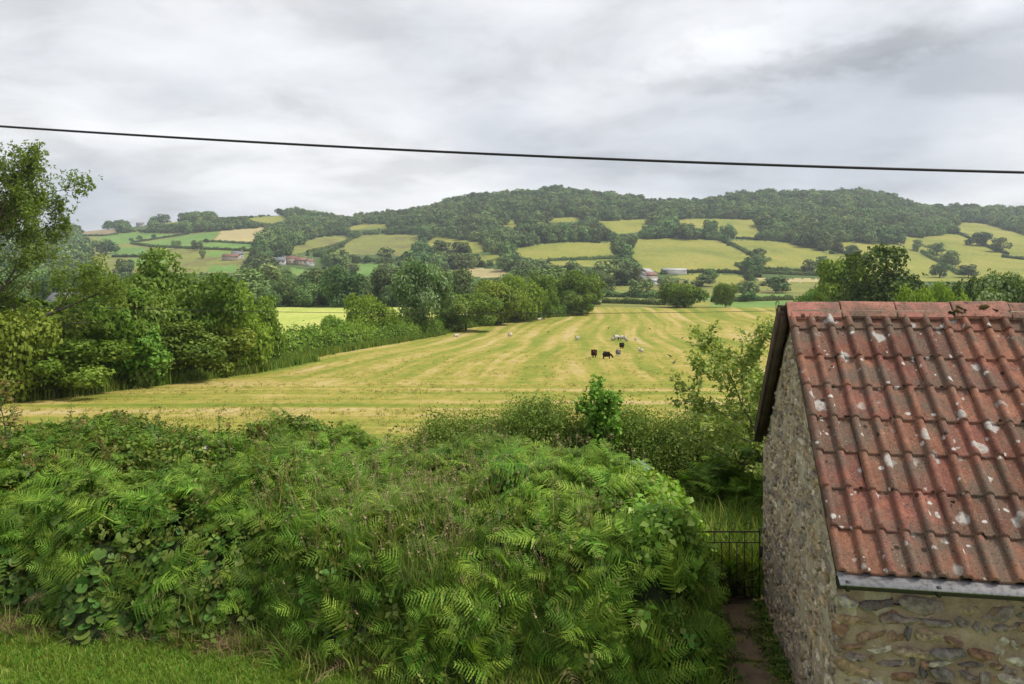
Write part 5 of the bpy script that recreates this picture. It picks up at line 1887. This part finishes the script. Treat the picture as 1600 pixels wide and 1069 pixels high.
    scatter('leaves', C_ivy, P - io, np.column_stack([g.normal(size=n) * 0.5, g.normal(size=n) * 0.5, g.uniform(0, 6.28, n)]), g.uniform(0.7, 1.3, n), g.integers(0, 4, n), iv)

    # flowering grasses through the middle, long grass along the foot
    P = bank_points(4000, 10, x0=-4.0, x1=2.2); px = 800 + F * P[:, 0] / P[:, 1]; py = HY - F * (P[:, 2] - CZ) / P[:, 1]
    w = np.exp(-((px - 650) / 170) ** 2 - ((py - 860) / 95) ** 2) * 0.52 + np.exp(-((px - 830) / 130) ** 2 - ((py - 845) / 60) ** 2) * 0.22 + 0.015
    P = P[g.uniform(size=len(P)) < w]; n = len(P)
    P[:, 2] -= 0.06
    P[:, 1] -= 0.08
    lab(scatter('flowering_grass', C_tall, P, np.column_stack([g.normal(size=n) * 0.12, g.normal(size=n) * 0.12, g.uniform(0, 6.28, n)]), g.uniform(0.55, 1.1, n), g.integers(0, 4, n)),
        'tan flowering grass heads standing among the middle of the bracken', 'grass')
    n = 3200
    x = g.uniform(-7, 2.0, n); y = np.interp(x, BX, BY) + g.normal(size=n) * 0.16 - 0.02
    dens = np.interp(800 + F * x / y, [0, 350, 520, 1150], [0.03, 0.05, 0.25, 0.34])
    k = g.uniform(size=n) < dens
    x, y = x[k], y[k]; n = len(x)
    z = bank(x, y) * 0.8
    lab(scatter('long_grass', C_blade, np.column_stack([x, y, z]), np.column_stack([g.normal(size=n) * 0.2 + 0.2, g.normal(size=n) * 0.2, g.uniform(0, 6.28, n)]), g.uniform(0.35, 0.95, n), g.integers(0, 4, n)),
        'long green grass along the foot of the bracken bank', 'grass')
    n = 420
    x = g.uniform(-6, 0.6, n); y = np.interp(x, BX, BY) - np.abs(g.normal(size=n)) * 0.13 + 0.05
    lab(scatter('dry_grass', C_dry, np.column_stack([x, y, 0 * x]), np.column_stack([g.normal(size=n) * 0.5, g.normal(size=n) * 0.5, g.uniform(0, 6.28, n)]), g.uniform(0.6, 1.3, n), g.integers(0, 3, n)),
        'brown dry grass thatch at the edge of the lawn', 'grass')
    n = 26000
    x = g.uniform(-7.5, 1.6, n); y = g.uniform(5.2, 8.2, n)
    k = (y < np.interp(x, BX, BY) + 0.1)
    x, y = x[k], y[k]; n = len(x)
    bare = np.sin(x * 1.7 + 2 * np.sin(y * 1.3)) + np.sin(y * 2.9 - x)
    lab(scatter('lawn_grass', C_lawn, np.column_stack([x, y, 0 * x]), np.column_stack([g.normal(size=n) * 0.25, g.normal(size=n) * 0.25, g.uniform(0, 6.28, n)]), g.uniform(0.6, 1.35, n) * np.where(bare < -1.2, 0.5, 1), g.integers(0, 4, n)),
        'short lawn grass at the bottom left', 'grass')


def nettle_mesh(seed):
    gg = np.random.default_rng(seed)
    P, Nn, A, S = [], [], [], []
    for i in range(9):
        z = 0.08 + 0.34 * i / 9; r = 0.055 * (1.15 - i / 10)
        for k in range(4 if i % 2 else 2):
            a = k * math.pi / (2 if i % 2 else 1) + i * 0.8 + gg.normal() * 0.2
            d = np.array([math.cos(a), math.sin(a), -0.15])
            P.append(np.array([0, 0, z]) + d * r); A.append(d); Nn.append(np.array([0, 0, 1.0]) + 0.2 * gg.normal(size=3)); S.append(r * 1.5)
    V, Fq = leaves(np.array(P), np.array(Nn), np.array(S), 0.5, gg, along=np.array(A) * 4)
    return np_mesh('nettle', V, Fq, [L_bramble], tint=np.repeat(gg.uniform(0.3, 0.9, len(P)), 4))


C_nettle = proto_coll('nettle', [nettle_mesh(730 + i) for i in range(3)])


def flower_mesh():
    V, T = [(0, 0, 0.15)], []
    for i in range(5):
        a = i * 2 * math.pi / 5
        k = len(V)
        for da, r_ in ((-0.5, 0.7), (0, 1.0), (0.5, 0.7)):
            V.append((r_ * math.cos(a + da), r_ * math.sin(a + da), 0.1))
        T += [(0, k, k + 1), (0, k + 1, k + 2)]
    return np_mesh('flower', np.array(V, float), np.array(T), [M_petal])


M_cane = noise_mat('cane', [(0.3, (0.09, 0.05, 0.03)), (0.7, (0.14, 0.13, 0.05))], 10.0, bump=0.1)
L_shoot = leaf_mat('young_shoot', (0.10, 0.15, 0.03), (0.17, 0.15, 0.055), (0.20, 0.085, 0.05), trans=0.3, hue=0.02, val=0.2)
C_shoot = proto_coll('shoot', [leaf_clump(710 + i, 6, 0.04, 0.05, 0.55, L_shoot, tri=True) for i in range(3)])
C_round = proto_coll('round', ROUND)
build_bank()

# ------------------------------------------------------------------ hedge, saplings and rough growth behind the bank
def build_back():
    g = np.random.default_rng(81)
    # clipped thorn hedge along the near edge of the field
    th = empty('thorn_hedge', (0, 12.6, -0.3)); lab(th, 'small-leaved olive thorn hedge behind the bracken along the near field edge', 'hedge')
    to = np.array([0, 12.6, -0.3])
    n = 6500
    x = g.uniform(-2.4, 6.5, n)
    yc = 12.3 + 0.10 * (x - 1) ** 2 * 0.3 + 0.35 * np.sin(x * 0.9)
    a = g.uniform(-0.1, np.pi, n)
    top = np.interp(x, [-2.4, -1.8, -0.9, 0.2, 1.3, 2.2, 3.2, 6.5], [0.9, 1.25, 1.5, 1.72, 1.62, 1.56, 1.6, 1.6])
    top = top + 0.09 * np.sin(x * 4.2) + 0.06 * np.sin(x * 9.7 + 1)
    zb = np.interp(yc, PY, PZ) + CZ
    rr = 1 + 0.06 * g.normal(size=n)
    y = yc - np.cos(a) * 0.62 * rr
    z = zb + np.clip(np.sin(a), 0.0, 1) ** 0.6 * top * rr * 1.0 * g.uniform(0.75, 1.04, n)
    P = np.column_stack([x, y, z]) - to
    scatter('leaves', C_thorn, P, g.uniform(0, 6.28, (n, 3)), g.uniform(0.7, 1.4, n), g.integers(0, 4, n), th)
    k = 40
    xs = np.linspace(-2.3, 6.4, k)
    V = []
    for xx in xs:
        yy = 12.3 + 0.03 * (xx - 1) ** 2 + 0.35 * math.sin(xx * 0.9)
        tp = float(np.interp(xx, [-2.4, -1.8, -0.9, 0.2, 1.3, 2.2, 3.2, 6.5], [0.9, 1.25, 1.5, 1.72, 1.62, 1.56, 1.6, 1.6]))
        b = float(np.interp(yy, PY, PZ)) + CZ
        V += [(xx, yy - 0.5, b - 0.1), (xx, yy - 0.45, b + tp * 0.6), (xx, yy - 0.15, b + tp * 0.86), (xx, yy + 0.2, b + tp * 0.86), (xx, yy + 0.5, b - 0.1)]
    q = [(i * 5 + j, i * 5 + j + 1, i * 5 + j + 6, i * 5 + j + 5) for i in range(k - 1) for j in range(4)]
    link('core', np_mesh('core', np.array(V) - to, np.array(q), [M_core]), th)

    def shrub(name, label, cat, px, Y, H, seed, mat, leaf, nleaf, nsub, spread, up, lean=(0, 0), lev=2, tr=0.02, aspect=0.55, rad=0.10, zb=None, first=0.25, lenr=0.55, wob=0.1):
        X = (px - 800) / F * Y
        o = empty(name, (X, Y, ground(X, Y) if zb is None else zb)); lab(o, label, cat)
        lb, tips = branches(seed, H, tr, levels=lev, nsub=nsub, up=up, spread=spread, first=first, lean=lean, lenr=lenr, wob=wob)
        link('stem', limb_mesh('stem', lb, M_bark, 0.0025), o)
        gg = np.random.default_rng(seed + 1)
        P, Al = [], []
        for p, r_, lv in lb:
            if lv == 0: p = p[3:]
            for a, b in zip(p[:-1], p[1:]):
                m = nleaf
                f = gg.uniform(0, 1, (m, 1))
                P.append(a + (b - a) * f + gg.normal(size=(m, 3)) * rad * 0.55); Al.append(np.repeat([b - a], m, 0))
        P = np.concatenate(P); Al = unit(np.concatenate(Al))
        nm = gg.normal(size=P.shape) * 0.6 + np.array([0, -0.15, 0.8])
        V, Fq = leaves(P, nm, leaf * gg.uniform(0.6, 1.3, len(P)), aspect, gg, along=Al + 0.8 * gg.normal(size=P.shape))
        t = np.clip(gg.uniform(0, 1, len(P)), 0, 1)
        link('crown', np_mesh('crown', V, Fq, [mat], tint=np.repeat(t, 4)), o)
        return o
    shrub('hazel_shrub', 'young bright green shrub standing above the thorn hedge', 'shrub', 950, 11.9, 1.85, 91, L_mid, 0.08, 13, (12, 5), 0.62, 0.7, lev=2, rad=0.11, aspect=0.7, lenr=0.42)
    shrub('hazel_shrub', 'ragged dark shoots left of the bright shrub on the thorn hedge', 'shrub', 838, 12.2, 1.72, 93, L_privet, 0.045, 10, (9, 5), 0.55, 0.8, lev=2, rad=0.09, lenr=0.4)
    shrub('fruit_sapling', 'arching pale green sapling leaning left beside the shed gable', 'sapling', 1258, 10.4, 2.7, 97, L_sap, 0.07, 20, (15, 7), 0.75, 0.5, lean=(-0.27, 0.05), lev=2, tr=0.03, rad=0.085, lenr=0.52, first=0.12)
    shrub('fruit_sapling', 'upright leafy sapling hard against the bargeboard end', 'sapling', 1212, 11.2, 2.2, 99, L_sap, 0.065, 14, (13, 7), 0.7, 0.55, lean=(-0.08, 0.0), lev=2, tr=0.025, rad=0.10, lenr=0.5, first=0.1)
    shrub('red_sapling', 'reddish young sapling at the left end of the bank top', 'sapling', 14, 10.8, 1.95, 101, L_shoot, 0.08, 5, (6, 3), 0.6, 0.7, lev=2, rad=0.09, lenr=0.35, zb=0.0)
    for i, (x, Y, h) in enumerate([(345, 10.7, 1.72), (490, 10.3, 1.72), (122, 10.8, 1.75), (575, 10.2, 1.62), (250, 10.8, 1.66)]):
        shrub('weed_stalk', ['slim weed stalk above the bramble left of the tallest one', 'tallest slim weed stalk above the left centre of the bank', 'weed stalk near the left end of the bank top', 'leafy weed stalk right of the tallest one', 'short weed stalk between the two left stalks'][i],
              'weed', x, Y, h, 110 + i, L_bramble, 0.05, 3, (4, 2), 0.4, 0.8, lev=1, tr=0.006, rad=0.05, lenr=0.2, zb=0.0, first=0.6)
    # ground beyond the gate: long grass, bracken drift
    n = 9000
    x = g.uniform(1.8, 5.5, n); y = 8.75 + 4.2 * g.uniform(size=n)
    k = (x > np.interp(y, [8.6, 12], [2.1, 2.55])) & ~((y < 9.4) & (x > 2.9))
    x, y = x[k], y[k]; n = len(x)
    z = np.interp(y, PY, PZ) + CZ
    lab(scatter('rough_grass', C_blade, np.column_stack([x, y, z]), np.column_stack([g.normal(size=n) * 0.2, g.normal(size=n) * 0.2, g.uniform(0, 6.28, n)]), g.uniform(0.7, 2.0, n), g.integers(0, 4, n)),
        'long tussocky grass beyond the garden gate', 'grass')
    root = empty('bracken_clump', (3.4, 11.6, -0.2)); lab(root, 'separate bracken clump beside the shed beyond the gate', 'bracken')
    ro = np.array([3.4, 11.6, -0.2])
    n = 420
    x = g.normal(size=n) * 0.75 + 3.45; y = g.normal(size=n) * 0.5 + 11.3
    hgt = 1.05 * np.exp(-((x - 3.5) / 1.1) ** 2 - ((y - 11.5) / 0.9) ** 2) + 0.25
    P = np.column_stack([x, y, np.interp(y, PY, PZ) + CZ + hgt * g.uniform(0.7, 1.05, n)])
    a = g.uniform(0, 6.28, n)
    fwd = unit(np.column_stack([np.cos(a) - 0.25, np.sin(a) - 0.3, g.uniform(0, 0.6, n)]))
    rot = aim(fwd, unit(np.array([0, 0, 1.0]) + 0.25 * g.normal(size=(n, 3))))
    s = g.uniform(0.35, 0.7, n)
    base = P - fwd * s[:, None] * 0.4 - ro
    idx = g.integers(0, 6, n)
    for q in range(60): link('frond', FROND[idx[q]], root, loc=base[q], rot=rot[q], scale=[s[q]] * 3)
    scatter('fronds', C_frond, base[60:], rot[60:], s[60:], idx[60:], root)
    # weeds on the path edges
    n = 330
    y = g.uniform(5.6, 8.5, n); x = np.where(g.uniform(size=n) < 0.6, 2.24 + (y - 5.3) * 0.171 - np.abs(g.normal(size=n)) * 0.09 - 0.02, 1.62 + 0.2 * (y - 5.5) + g.normal(size=n) * 0.09)
    lab(scatter('path_weeds', C_bramble, np.column_stack([x, y, 0.02 + 0.03 * g.uniform(size=n)]), np.column_stack([0 * x, 0 * x, g.uniform(0, 6.28, n)]), g.uniform(0.25, 0.6, n), g.integers(0, 4, n)),
        'small weeds and moss along both edges of the path', 'weeds')
    # sheet of metal half hidden in the growth
    mb = MB(); mb.box((-0.16, -0.1, -0.012), (0.16, 0.1, 0.012))
    for i in range(5): mb.tube([(-0.14 + i * 0.07, -0.1, 0.014), (-0.14 + i * 0.07, 0.1, 0.014)], 0.010, 6)
    o = mb.build('metal_sheet', plain_mat('blue_grey_metal', (0.24, 0.27, 0.32), 0.6, spec=0.4), loc=((998 - 800) / F * 9.2, 9.2, CZ - (728 - HY) / F * 9.2), rot=(R(16), R(6), R(30)), scale=(0.75, 0.9, 1))
    lab(o, 'blue-grey metal sheet peeping out of the ivy behind the bracken', 'sheet')


build_back()

# ------------------------------------------------------------------ sheep and birds in the hay field
def skin_mesh(name, verts, edges, radii, mat, root=0, sub=1):
    me = bpy.data.meshes.new('skin'); me.from_pydata(verts, edges, [])
    o = bpy.data.objects.new('skin', me); sc.collection.objects.link(o)
    md = o.modifiers.new('s', 'SKIN'); md.use_smooth_shade = True
    for v, r_ in zip(me.skin_vertices[0].data, radii):
        v.radius = (r_, r_) if not hasattr(r_, '__len__') else r_
    me.skin_vertices[0].data[root].use_root = True
    o.modifiers.new('b', 'SUBSURF').levels = sub
    dg = bpy.context.evaluated_depsgraph_get(); dg.update()
    out = bpy.data.meshes.new_from_object(o.evaluated_get(dg))
    bpy.data.objects.remove(o); bpy.data.meshes.remove(me)
    out.name = name
    out.materials.clear(); out.materials.append(mat)
    return out


def sheep_mesh(name, mat, pose='graze'):
    """body along +x, feet at z = 0, about 0.95 m long"""
    if pose == 'lie':
        V = [(0, 0, .27), (-.32, 0, .26), (.32, 0, .28), (.48, 0, .42), (.56, 0, .56), (.70, 0, .52), (-.28, .2, .07), (-.05, .24, .06), (-.28, -.2, .07), (-.05, -.24, .06), (.26, .2, .07), (.48, .2, .05), (.26, -.2, .07), (.48, -.2, .05), (-.46, 0, .25)]
        E = [(0, 1), (0, 2), (2, 3), (3, 4), (4, 5), (1, 6), (6, 7), (1, 8), (8, 9), (2, 10), (10, 11), (2, 12), (12, 13), (1, 14)]
        Rr = [.25, .24, .22, .12, .085, .05, .07, .04, .07, .04, .06, .035, .06, .035, .05]
    else:
        head = [(.50, 0, .55), (.64, 0, .30), (.76, 0, .12)] if pose == 'graze' else [(.45, 0, .72), (.54, 0, .84), (.68, 0, .80)]
        V = [(0, 0, .56), (-.31, 0, .55), (.30, 0, .56)] + head + [(-.34, .13, .40), (-.36, .13, .20), (-.35, .13, .02), (-.34, -.13, .40), (-.36, -.13, .20), (-.35, -.13, .02),
             (.30, .12, .38), (.32, .12, .20), (.31, .12, .02), (.30, -.12, .38), (.32, -.12, .20), (.31, -.12, .02), (-.50, 0, .56)]
        E = [(0, 1), (0, 2), (2, 3), (3, 4), (4, 5), (1, 6), (6, 7), (7, 8), (1, 9), (9, 10), (10, 11), (2, 12), (12, 13), (13, 14), (2, 15), (15, 16), (16, 17), (1, 18)]
        Rr = [.31, .30, .265, .14, .095, .05, .085, .04, .032, .085, .04, .032, .07, .036, .03, .07, .036, .03, .05]
    return skin_mesh(name, V, E, Rr, mat)


def sheep_mat(name, body, face, patch=0.0):
    """fleece colour with the bare face and legs of their own colour, by body height along the animal"""
    m, n, l, out = new_mat(name)
    tc = N(n, 'ShaderNodeTexCoord'); sp = N(n, 'ShaderNodeSeparateXYZ'); l.new(tc.outputs['Object'], sp.inputs[0])
    fx = N(n, 'ShaderNodeMapRange'); fx.inputs[1].default_value = 0.50; fx.inputs[2].default_value = 0.56; l.new(sp.outputs[0], fx.inputs[0])
    fz = N(n, 'ShaderNodeMapRange'); fz.inputs[1].default_value = 0.34; fz.inputs[2].default_value = 0.28; l.new(sp.outputs[2], fz.inputs[0])
    mxm = N(n, 'ShaderNodeMath', operation='MAXIMUM'); l.new(fx.outputs[0], mxm.inputs[0]); l.new(fz.outputs[0], mxm.inputs[1])
    no = N(n, 'ShaderNodeTexNoise', i_Scale=9.0, i_Detail=4.0); l.new(tc.outputs['Object'], no.inputs['Vector'])
    rb = ramp(n, [(0.3, [c * 0.75 for c in body]), (0.7, body)]); l.new(no.outputs['Fac'], rb.inputs[0])
    mx = N(n, 'ShaderNodeMixRGB'); l.new(mxm.outputs[0], mx.inputs[0]); l.new(rb.outputs[0], mx.inputs[1]); mx.inputs[2].default_value = (*face, 1)
    p = N(n, 'ShaderNodeBsdfPrincipled', i_Roughness=0.95); p.inputs['Specular IOR Level'].default_value = 0.1
    l.new(mx.outputs[0], p.inputs['Base Color'])
    bp = N(n, 'ShaderNodeBump', i_Strength=0.8, i_Distance=0.03); l.new(no.outputs['Fac'], bp.inputs['Height']); l.new(bp.outputs[0], p.inputs['Normal'])
    l.new(p.outputs[0], out.inputs[0])
    return m


S_white = sheep_mat('white_fleece', (0.62, 0.57, 0.47), (0.50, 0.45, 0.37))
S_grey = sheep_mat('grey_faced_fleece', (0.55, 0.51, 0.43), (0.06, 0.05, 0.045))
S_brown = sheep_mat('brown_fleece', (0.055, 0.022, 0.013), (0.02, 0.012, 0.010))
S_black = sheep_mat('black_fleece', (0.022, 0.017, 0.015), (0.012, 0.010, 0.010))
S_pied = sheep_mat('pied_fleece', (0.16, 0.15, 0.16), (0.55, 0.52, 0.48))
_sm = {}


def sheep(label, px, py, size, yaw, mat, pose):
    key = (mat.name, pose)
    if key not in _sm: _sm[key] = sheep_mesh('sheep', mat, pose)
    b = P2W(px, py, 12, 236)
    o = link('sheep', _sm[key], loc=b + Vector((0, 0, -0.01)), rot=(0, 0, R(yaw)), scale=[size] * 3)
    lab(o, label, 'sheep', 'sheep grazing in the mown field')
    # ears
    for sgn in (-1, 1):
        hx, hz = {'graze': (0.62, 0.36), 'stand': (0.535, 0.88), 'lie': (0.56, 0.60)}[pose]
        mb = MB(); mb.tube([(hx, sgn * 0.05, hz), (hx - 0.02, sgn * 0.15, hz + 0.01), (hx - 0.02, sgn * 0.2, hz - 0.02)], [0.03, 0.03, 0.008], 6)
        mb.build('ear', mat, o, smooth=True)
    return o


sheep('dark brown sheep seen from behind, left of the black grazing one', 928.5, 558.5, 0.98, 80, S_brown, 'graze')
sheep('black sheep grazing with its head down to the right', 948, 561, 0.9, -20, S_black, 'graze')
sheep('black sheep facing away alone above the pied lamb', 972, 545, 0.92, 70, S_black, 'graze')
sheep('dark and white pied lamb beside the black grazing sheep', 965.5, 556.5, 0.78, 95, S_pied, 'stand')
sheep('white lamb standing apart to the right of the flock', 1001, 552, 0.72, 110, S_white, 'stand')
sheep('off-white sheep alone at the left of the group', 902, 532.5, 0.95, 70, S_white, 'graze')
sheep('grey-faced ewe grazing at the left of the far row', 963, 532, 1.05, 15, S_grey, 'graze')
sheep('small lamb at the left end of the far row', 957, 532.5, 0.66, 100, S_grey, 'stand')
sheep('grey-faced ewe in the middle of the far row', 973, 533, 1.05, 170, S_grey, 'graze')
sheep('lamb just right of the middle ewe in the far row', 979.5, 533.5, 0.66, 80, S_grey, 'graze')
sheep('tiny white lamb at the right end of the far row', 993.5, 533, 0.60, 60, S_white, 'graze')
sheep('pale sheep grazing alone in the left half of the field', 797, 527, 0.95, 60, S_white, 'graze')
sheep('cream sheep lying by the hedge below the tall silvery tree', 713, 526.5, 1.0, 10, S_white, 'lie')
sheep('dark-faced sheep lying at the hedge corner far up the field', 836, 499, 1.25, 170, S_grey, 'lie')
sheep('white sheep lying just right of the dark-faced one at the hedge corner', 842, 500.5, 1.1, 20, S_white, 'lie')

M_feather = plain_mat('black_feather', (0.012, 0.012, 0.015), 0.45, spec=0.5)
CROW = skin_mesh('crow', [(0, 0, .19), (.10, 0, .24), (.17, 0, .30), (.22, 0, .315), (.30, 0, .30), (-.12, 0, .16), (-.30, 0, .11), (.0, .04, .10), (.01, .04, .01), (.0, -.04, .10), (.01, -.04, .01)],
                 [(0, 1), (1, 2), (2, 3), (3, 4), (0, 5), (5, 6), (0, 7), (7, 8), (0, 9), (9, 10)], [.075, .07, .045, .045, .012, .055, .03, .015, .012, .015, .012], M_feather)
for i, (px, py, yaw, lb_) in enumerate([
    (1047, 559, 150, 'upper crow of the two right of the flock'),
    (1053, 569.5, 40, 'lower crow of the two right of the flock'),
    (1140, 561, 10, 'crow standing by the leaning sapling branch'),
    (951, 514, 30, 'small dark crow above the off-white lone sheep'),
    (1015, 515, 160, 'dark crow above the white lamb standing apart'),
    (1066, 530, 20, 'distant crow right of the far row of sheep'),
    (857, 520, 10, 'crow between the lone pale sheep and the off-white one'),
    (1082, 543, 200, 'crow on the stubble halfway to the sapling'),
]):
    b = P2W(px, py, 12, 236)
    o = link('crow', CROW, loc=b, rot=(0, 0, R(yaw)), scale=[1.0] * 3)
    lab(o, lb_, 'crow', 'crows on the mown field')

# ------------------------------------------------------------------ farm and cottages
M_wwall = plain_mat('white_render', (0.46, 0.445, 0.41))
M_bwall = plain_mat('stone_wall', (0.34, 0.29, 0.23))
M_slate = plain_mat('slate', (0.16, 0.16, 0.18))
M_rust = plain_mat('red_roof', (0.21, 0.115, 0.085))
M_tin = plain_mat('pale_tin', (0.36, 0.37, 0.38), 0.6)
M_pane = plain_mat('window_glass', (0.03, 0.035, 0.045), 0.15, spec=0.6)


def house(name, label, cat, px, py, w, d, h, rise, yaw, wm, rm, windows=3, chimney=True, base=None, ymin=236):
    b = P2W(px, py, ymin) if base is None else Vector(base)
    o = empty(name, b, R(yaw)); lab(o, label, cat, 'far farm buildings and cottages')
    mb = MB(); mb.box((-w / 2, -d / 2, -2.0), (w / 2, d / 2, h))
    mb.add([(-w / 2, -d / 2, h), (-w / 2, d / 2, h), (-w / 2, 0, h + rise), (w / 2, -d / 2, h), (w / 2, d / 2, h), (w / 2, 0, h + rise)], None, [(0, 2, 1), (3, 4, 5)])
    mb.build('wall', wm, o)
    mb = MB(); e = 0.35; s = rise / (d / 2)
    for sg in (-1, 1):
        V = []
        for u in (-w / 2 - e, w / 2 + e):
            V += [(u, sg * (d / 2 + e), h - e * s + 0.04), (u, sg * (d / 2 + e), h - e * s + 0.22), (u, 0, h + rise + 0.04), (u, 0, h + rise + 0.22)]
        mb.add(V, [(0, 1, 3, 2), (4, 6, 7, 5), (0, 4, 5, 1), (1, 5, 7, 3), (0, 2, 6, 4)])
    rf = mb.build('roof', rm, o)
    if chimney:
        mb = MB(); mb.box((w * 0.38, -0.4, h + rise - 0.5), (w * 0.38 + 0.9, 0.4, h + rise + 1.2)); mb.build('chimney', M_bwall, rf)
    for k in range(windows):
        x = -w / 2 + w * (k + 0.5) / windows
        mb = MB(); mb.box((x - 0.5, -d / 2 - 0.04, h * 0.45), (x + 0.5, -d / 2 + 0.05, h * 0.45 + 1.1)); mb.build('window', M_pane, o)
    return o


house('farmhouse', 'white-gabled farmhouse in the valley below the left woods', 'house', 371, 406, 9, 6.5, 5, 2.6, 35, M_wwall, M_slate)
house('farm_barn', 'red-roofed barn attached left of the valley farmhouse', 'barn', 361, 407, 14, 7, 3.6, 2.2, 5, M_bwall, M_rust, 0, False)
house('cottage', 'white cottage high on the left skyline among trees', 'house', 219, 354, 11, 7, 3.5, 2.8, 12, M_wwall, M_slate)
house('cottage', 'red-roofed house in the middle of the hillside hamlet', 'house', 456, 413, 10, 7, 4.5, 2.6, -10, M_bwall, M_rust)
house('cottage', 'second red-roofed house right of the hamlet middle', 'house', 470, 414, 9, 6.5, 4, 2.4, 20, M_bwall, M_rust)
house('cottage', 'grey-roofed house at the left end of the hamlet', 'house', 436, 414, 11, 7, 4, 2.6, 10, M_wwall, M_slate)
house('cottage', 'small white house at the right end of the hamlet', 'house', 484, 416, 6, 5, 4, 2.2, 60, M_wwall, M_rust)
house('farm_barn', 'pale tin-roofed barn at the top of the valley farm', 'barn', 1009, 432, 9, 7, 3.4, 2.0, 50, M_bwall, M_tin, 0, False)
house('farm_barn', 'rusty-roofed barn in the middle of the valley farm', 'barn', 1015, 437, 10, 6, 3.2, 2.0, 40, M_bwall, M_rust, 0, False)
house('farmhouse', 'small white-walled house at the front of the valley farm', 'house', 1006, 438, 5, 5, 3.6, 2.0, 45, M_wwall, M_slate, 2)
house('farm_barn', 'low pale shed at the bottom of the valley farm', 'barn', 1022, 445, 6, 5, 2.6, 1.2, 30, M_wwall, M_tin, 0, False)
house('farm_barn', 'long low pale barn on the hedge right of the farm', 'barn', 1053, 428, 17, 6, 2.6, 1.2, 2, M_wwall, M_tin, 0, False)
house('farm_barn', 'grey tin-roofed shed half hidden behind the ash', 'barn', 0, 0, 2.0, 2.4, 1.6, 0.5, 12, M_bwall, M_slate, 0, False,
      base=((112 - 800) / F * 58, 58, CZ - (466 - HY) / F * 58 - 1.9))

# ------------------------------------------------------------------ cables
M_cable = plain_mat('black_cable', (0.012, 0.012, 0.013), 0.5)


def cable(name, label, pts, rad):
    pts = np.array(pts)
    xs, ys, Y = pts[:, 0], pts[:, 1], pts[:, 2]
    s = np.linspace(xs[0], xs[-1], 60)
    py = np.polyval(np.polyfit(xs, ys, 3), s)
    yy = np.interp(s, xs, Y)
    P = np.column_stack([(s - 800) / F * yy, yy, CZ - (py - HY) / F * yy])
    mb = MB(); mb.tube(P - P[0], rad, 8)
    o = mb.build(name, M_cable, smooth=True, loc=P[0]); lab(o, label, 'cable')


cable('overhead_cable', 'thick black overhead cable crossing the sky', [(-600, 150, 9.6), (0, 197, 8.6), (250, 214, 8.2), (736, 239.5, 7.6), (1150, 256, 7.1), (1600, 269.5, 6.6), (2300, 282, 6.0)], 0.0125)
cable('distant_cable', 'thin dark wire strung low across the far end of the fields', [(-100, 474, 38), (430, 486, 40), (620, 490, 41), (920, 492, 42), (1130, 486.5, 43), (1240, 484, 43.5), (1700, 470, 46)], 0.012)

# ------------------------------------------------------------------ air
m, n, l, out = new_mat('haze')
pv = N(n, 'ShaderNodeVolumePrincipled')
pv.inputs['Color'].default_value = (0.80, 0.87, 0.95, 1)
pv.inputs['Density'].default_value = 0.00017
pv.inputs['Anisotropy'].default_value = 0.2
l.new(pv.outputs[0], out.inputs['Volume'])
mb = MB(); mb.box((-2300, -60, -90), (2300, 1790, 190))
o = mb.build('haze', m); lab(o, 'thin bluish haze over the valley', 'haze', kind='stuff')
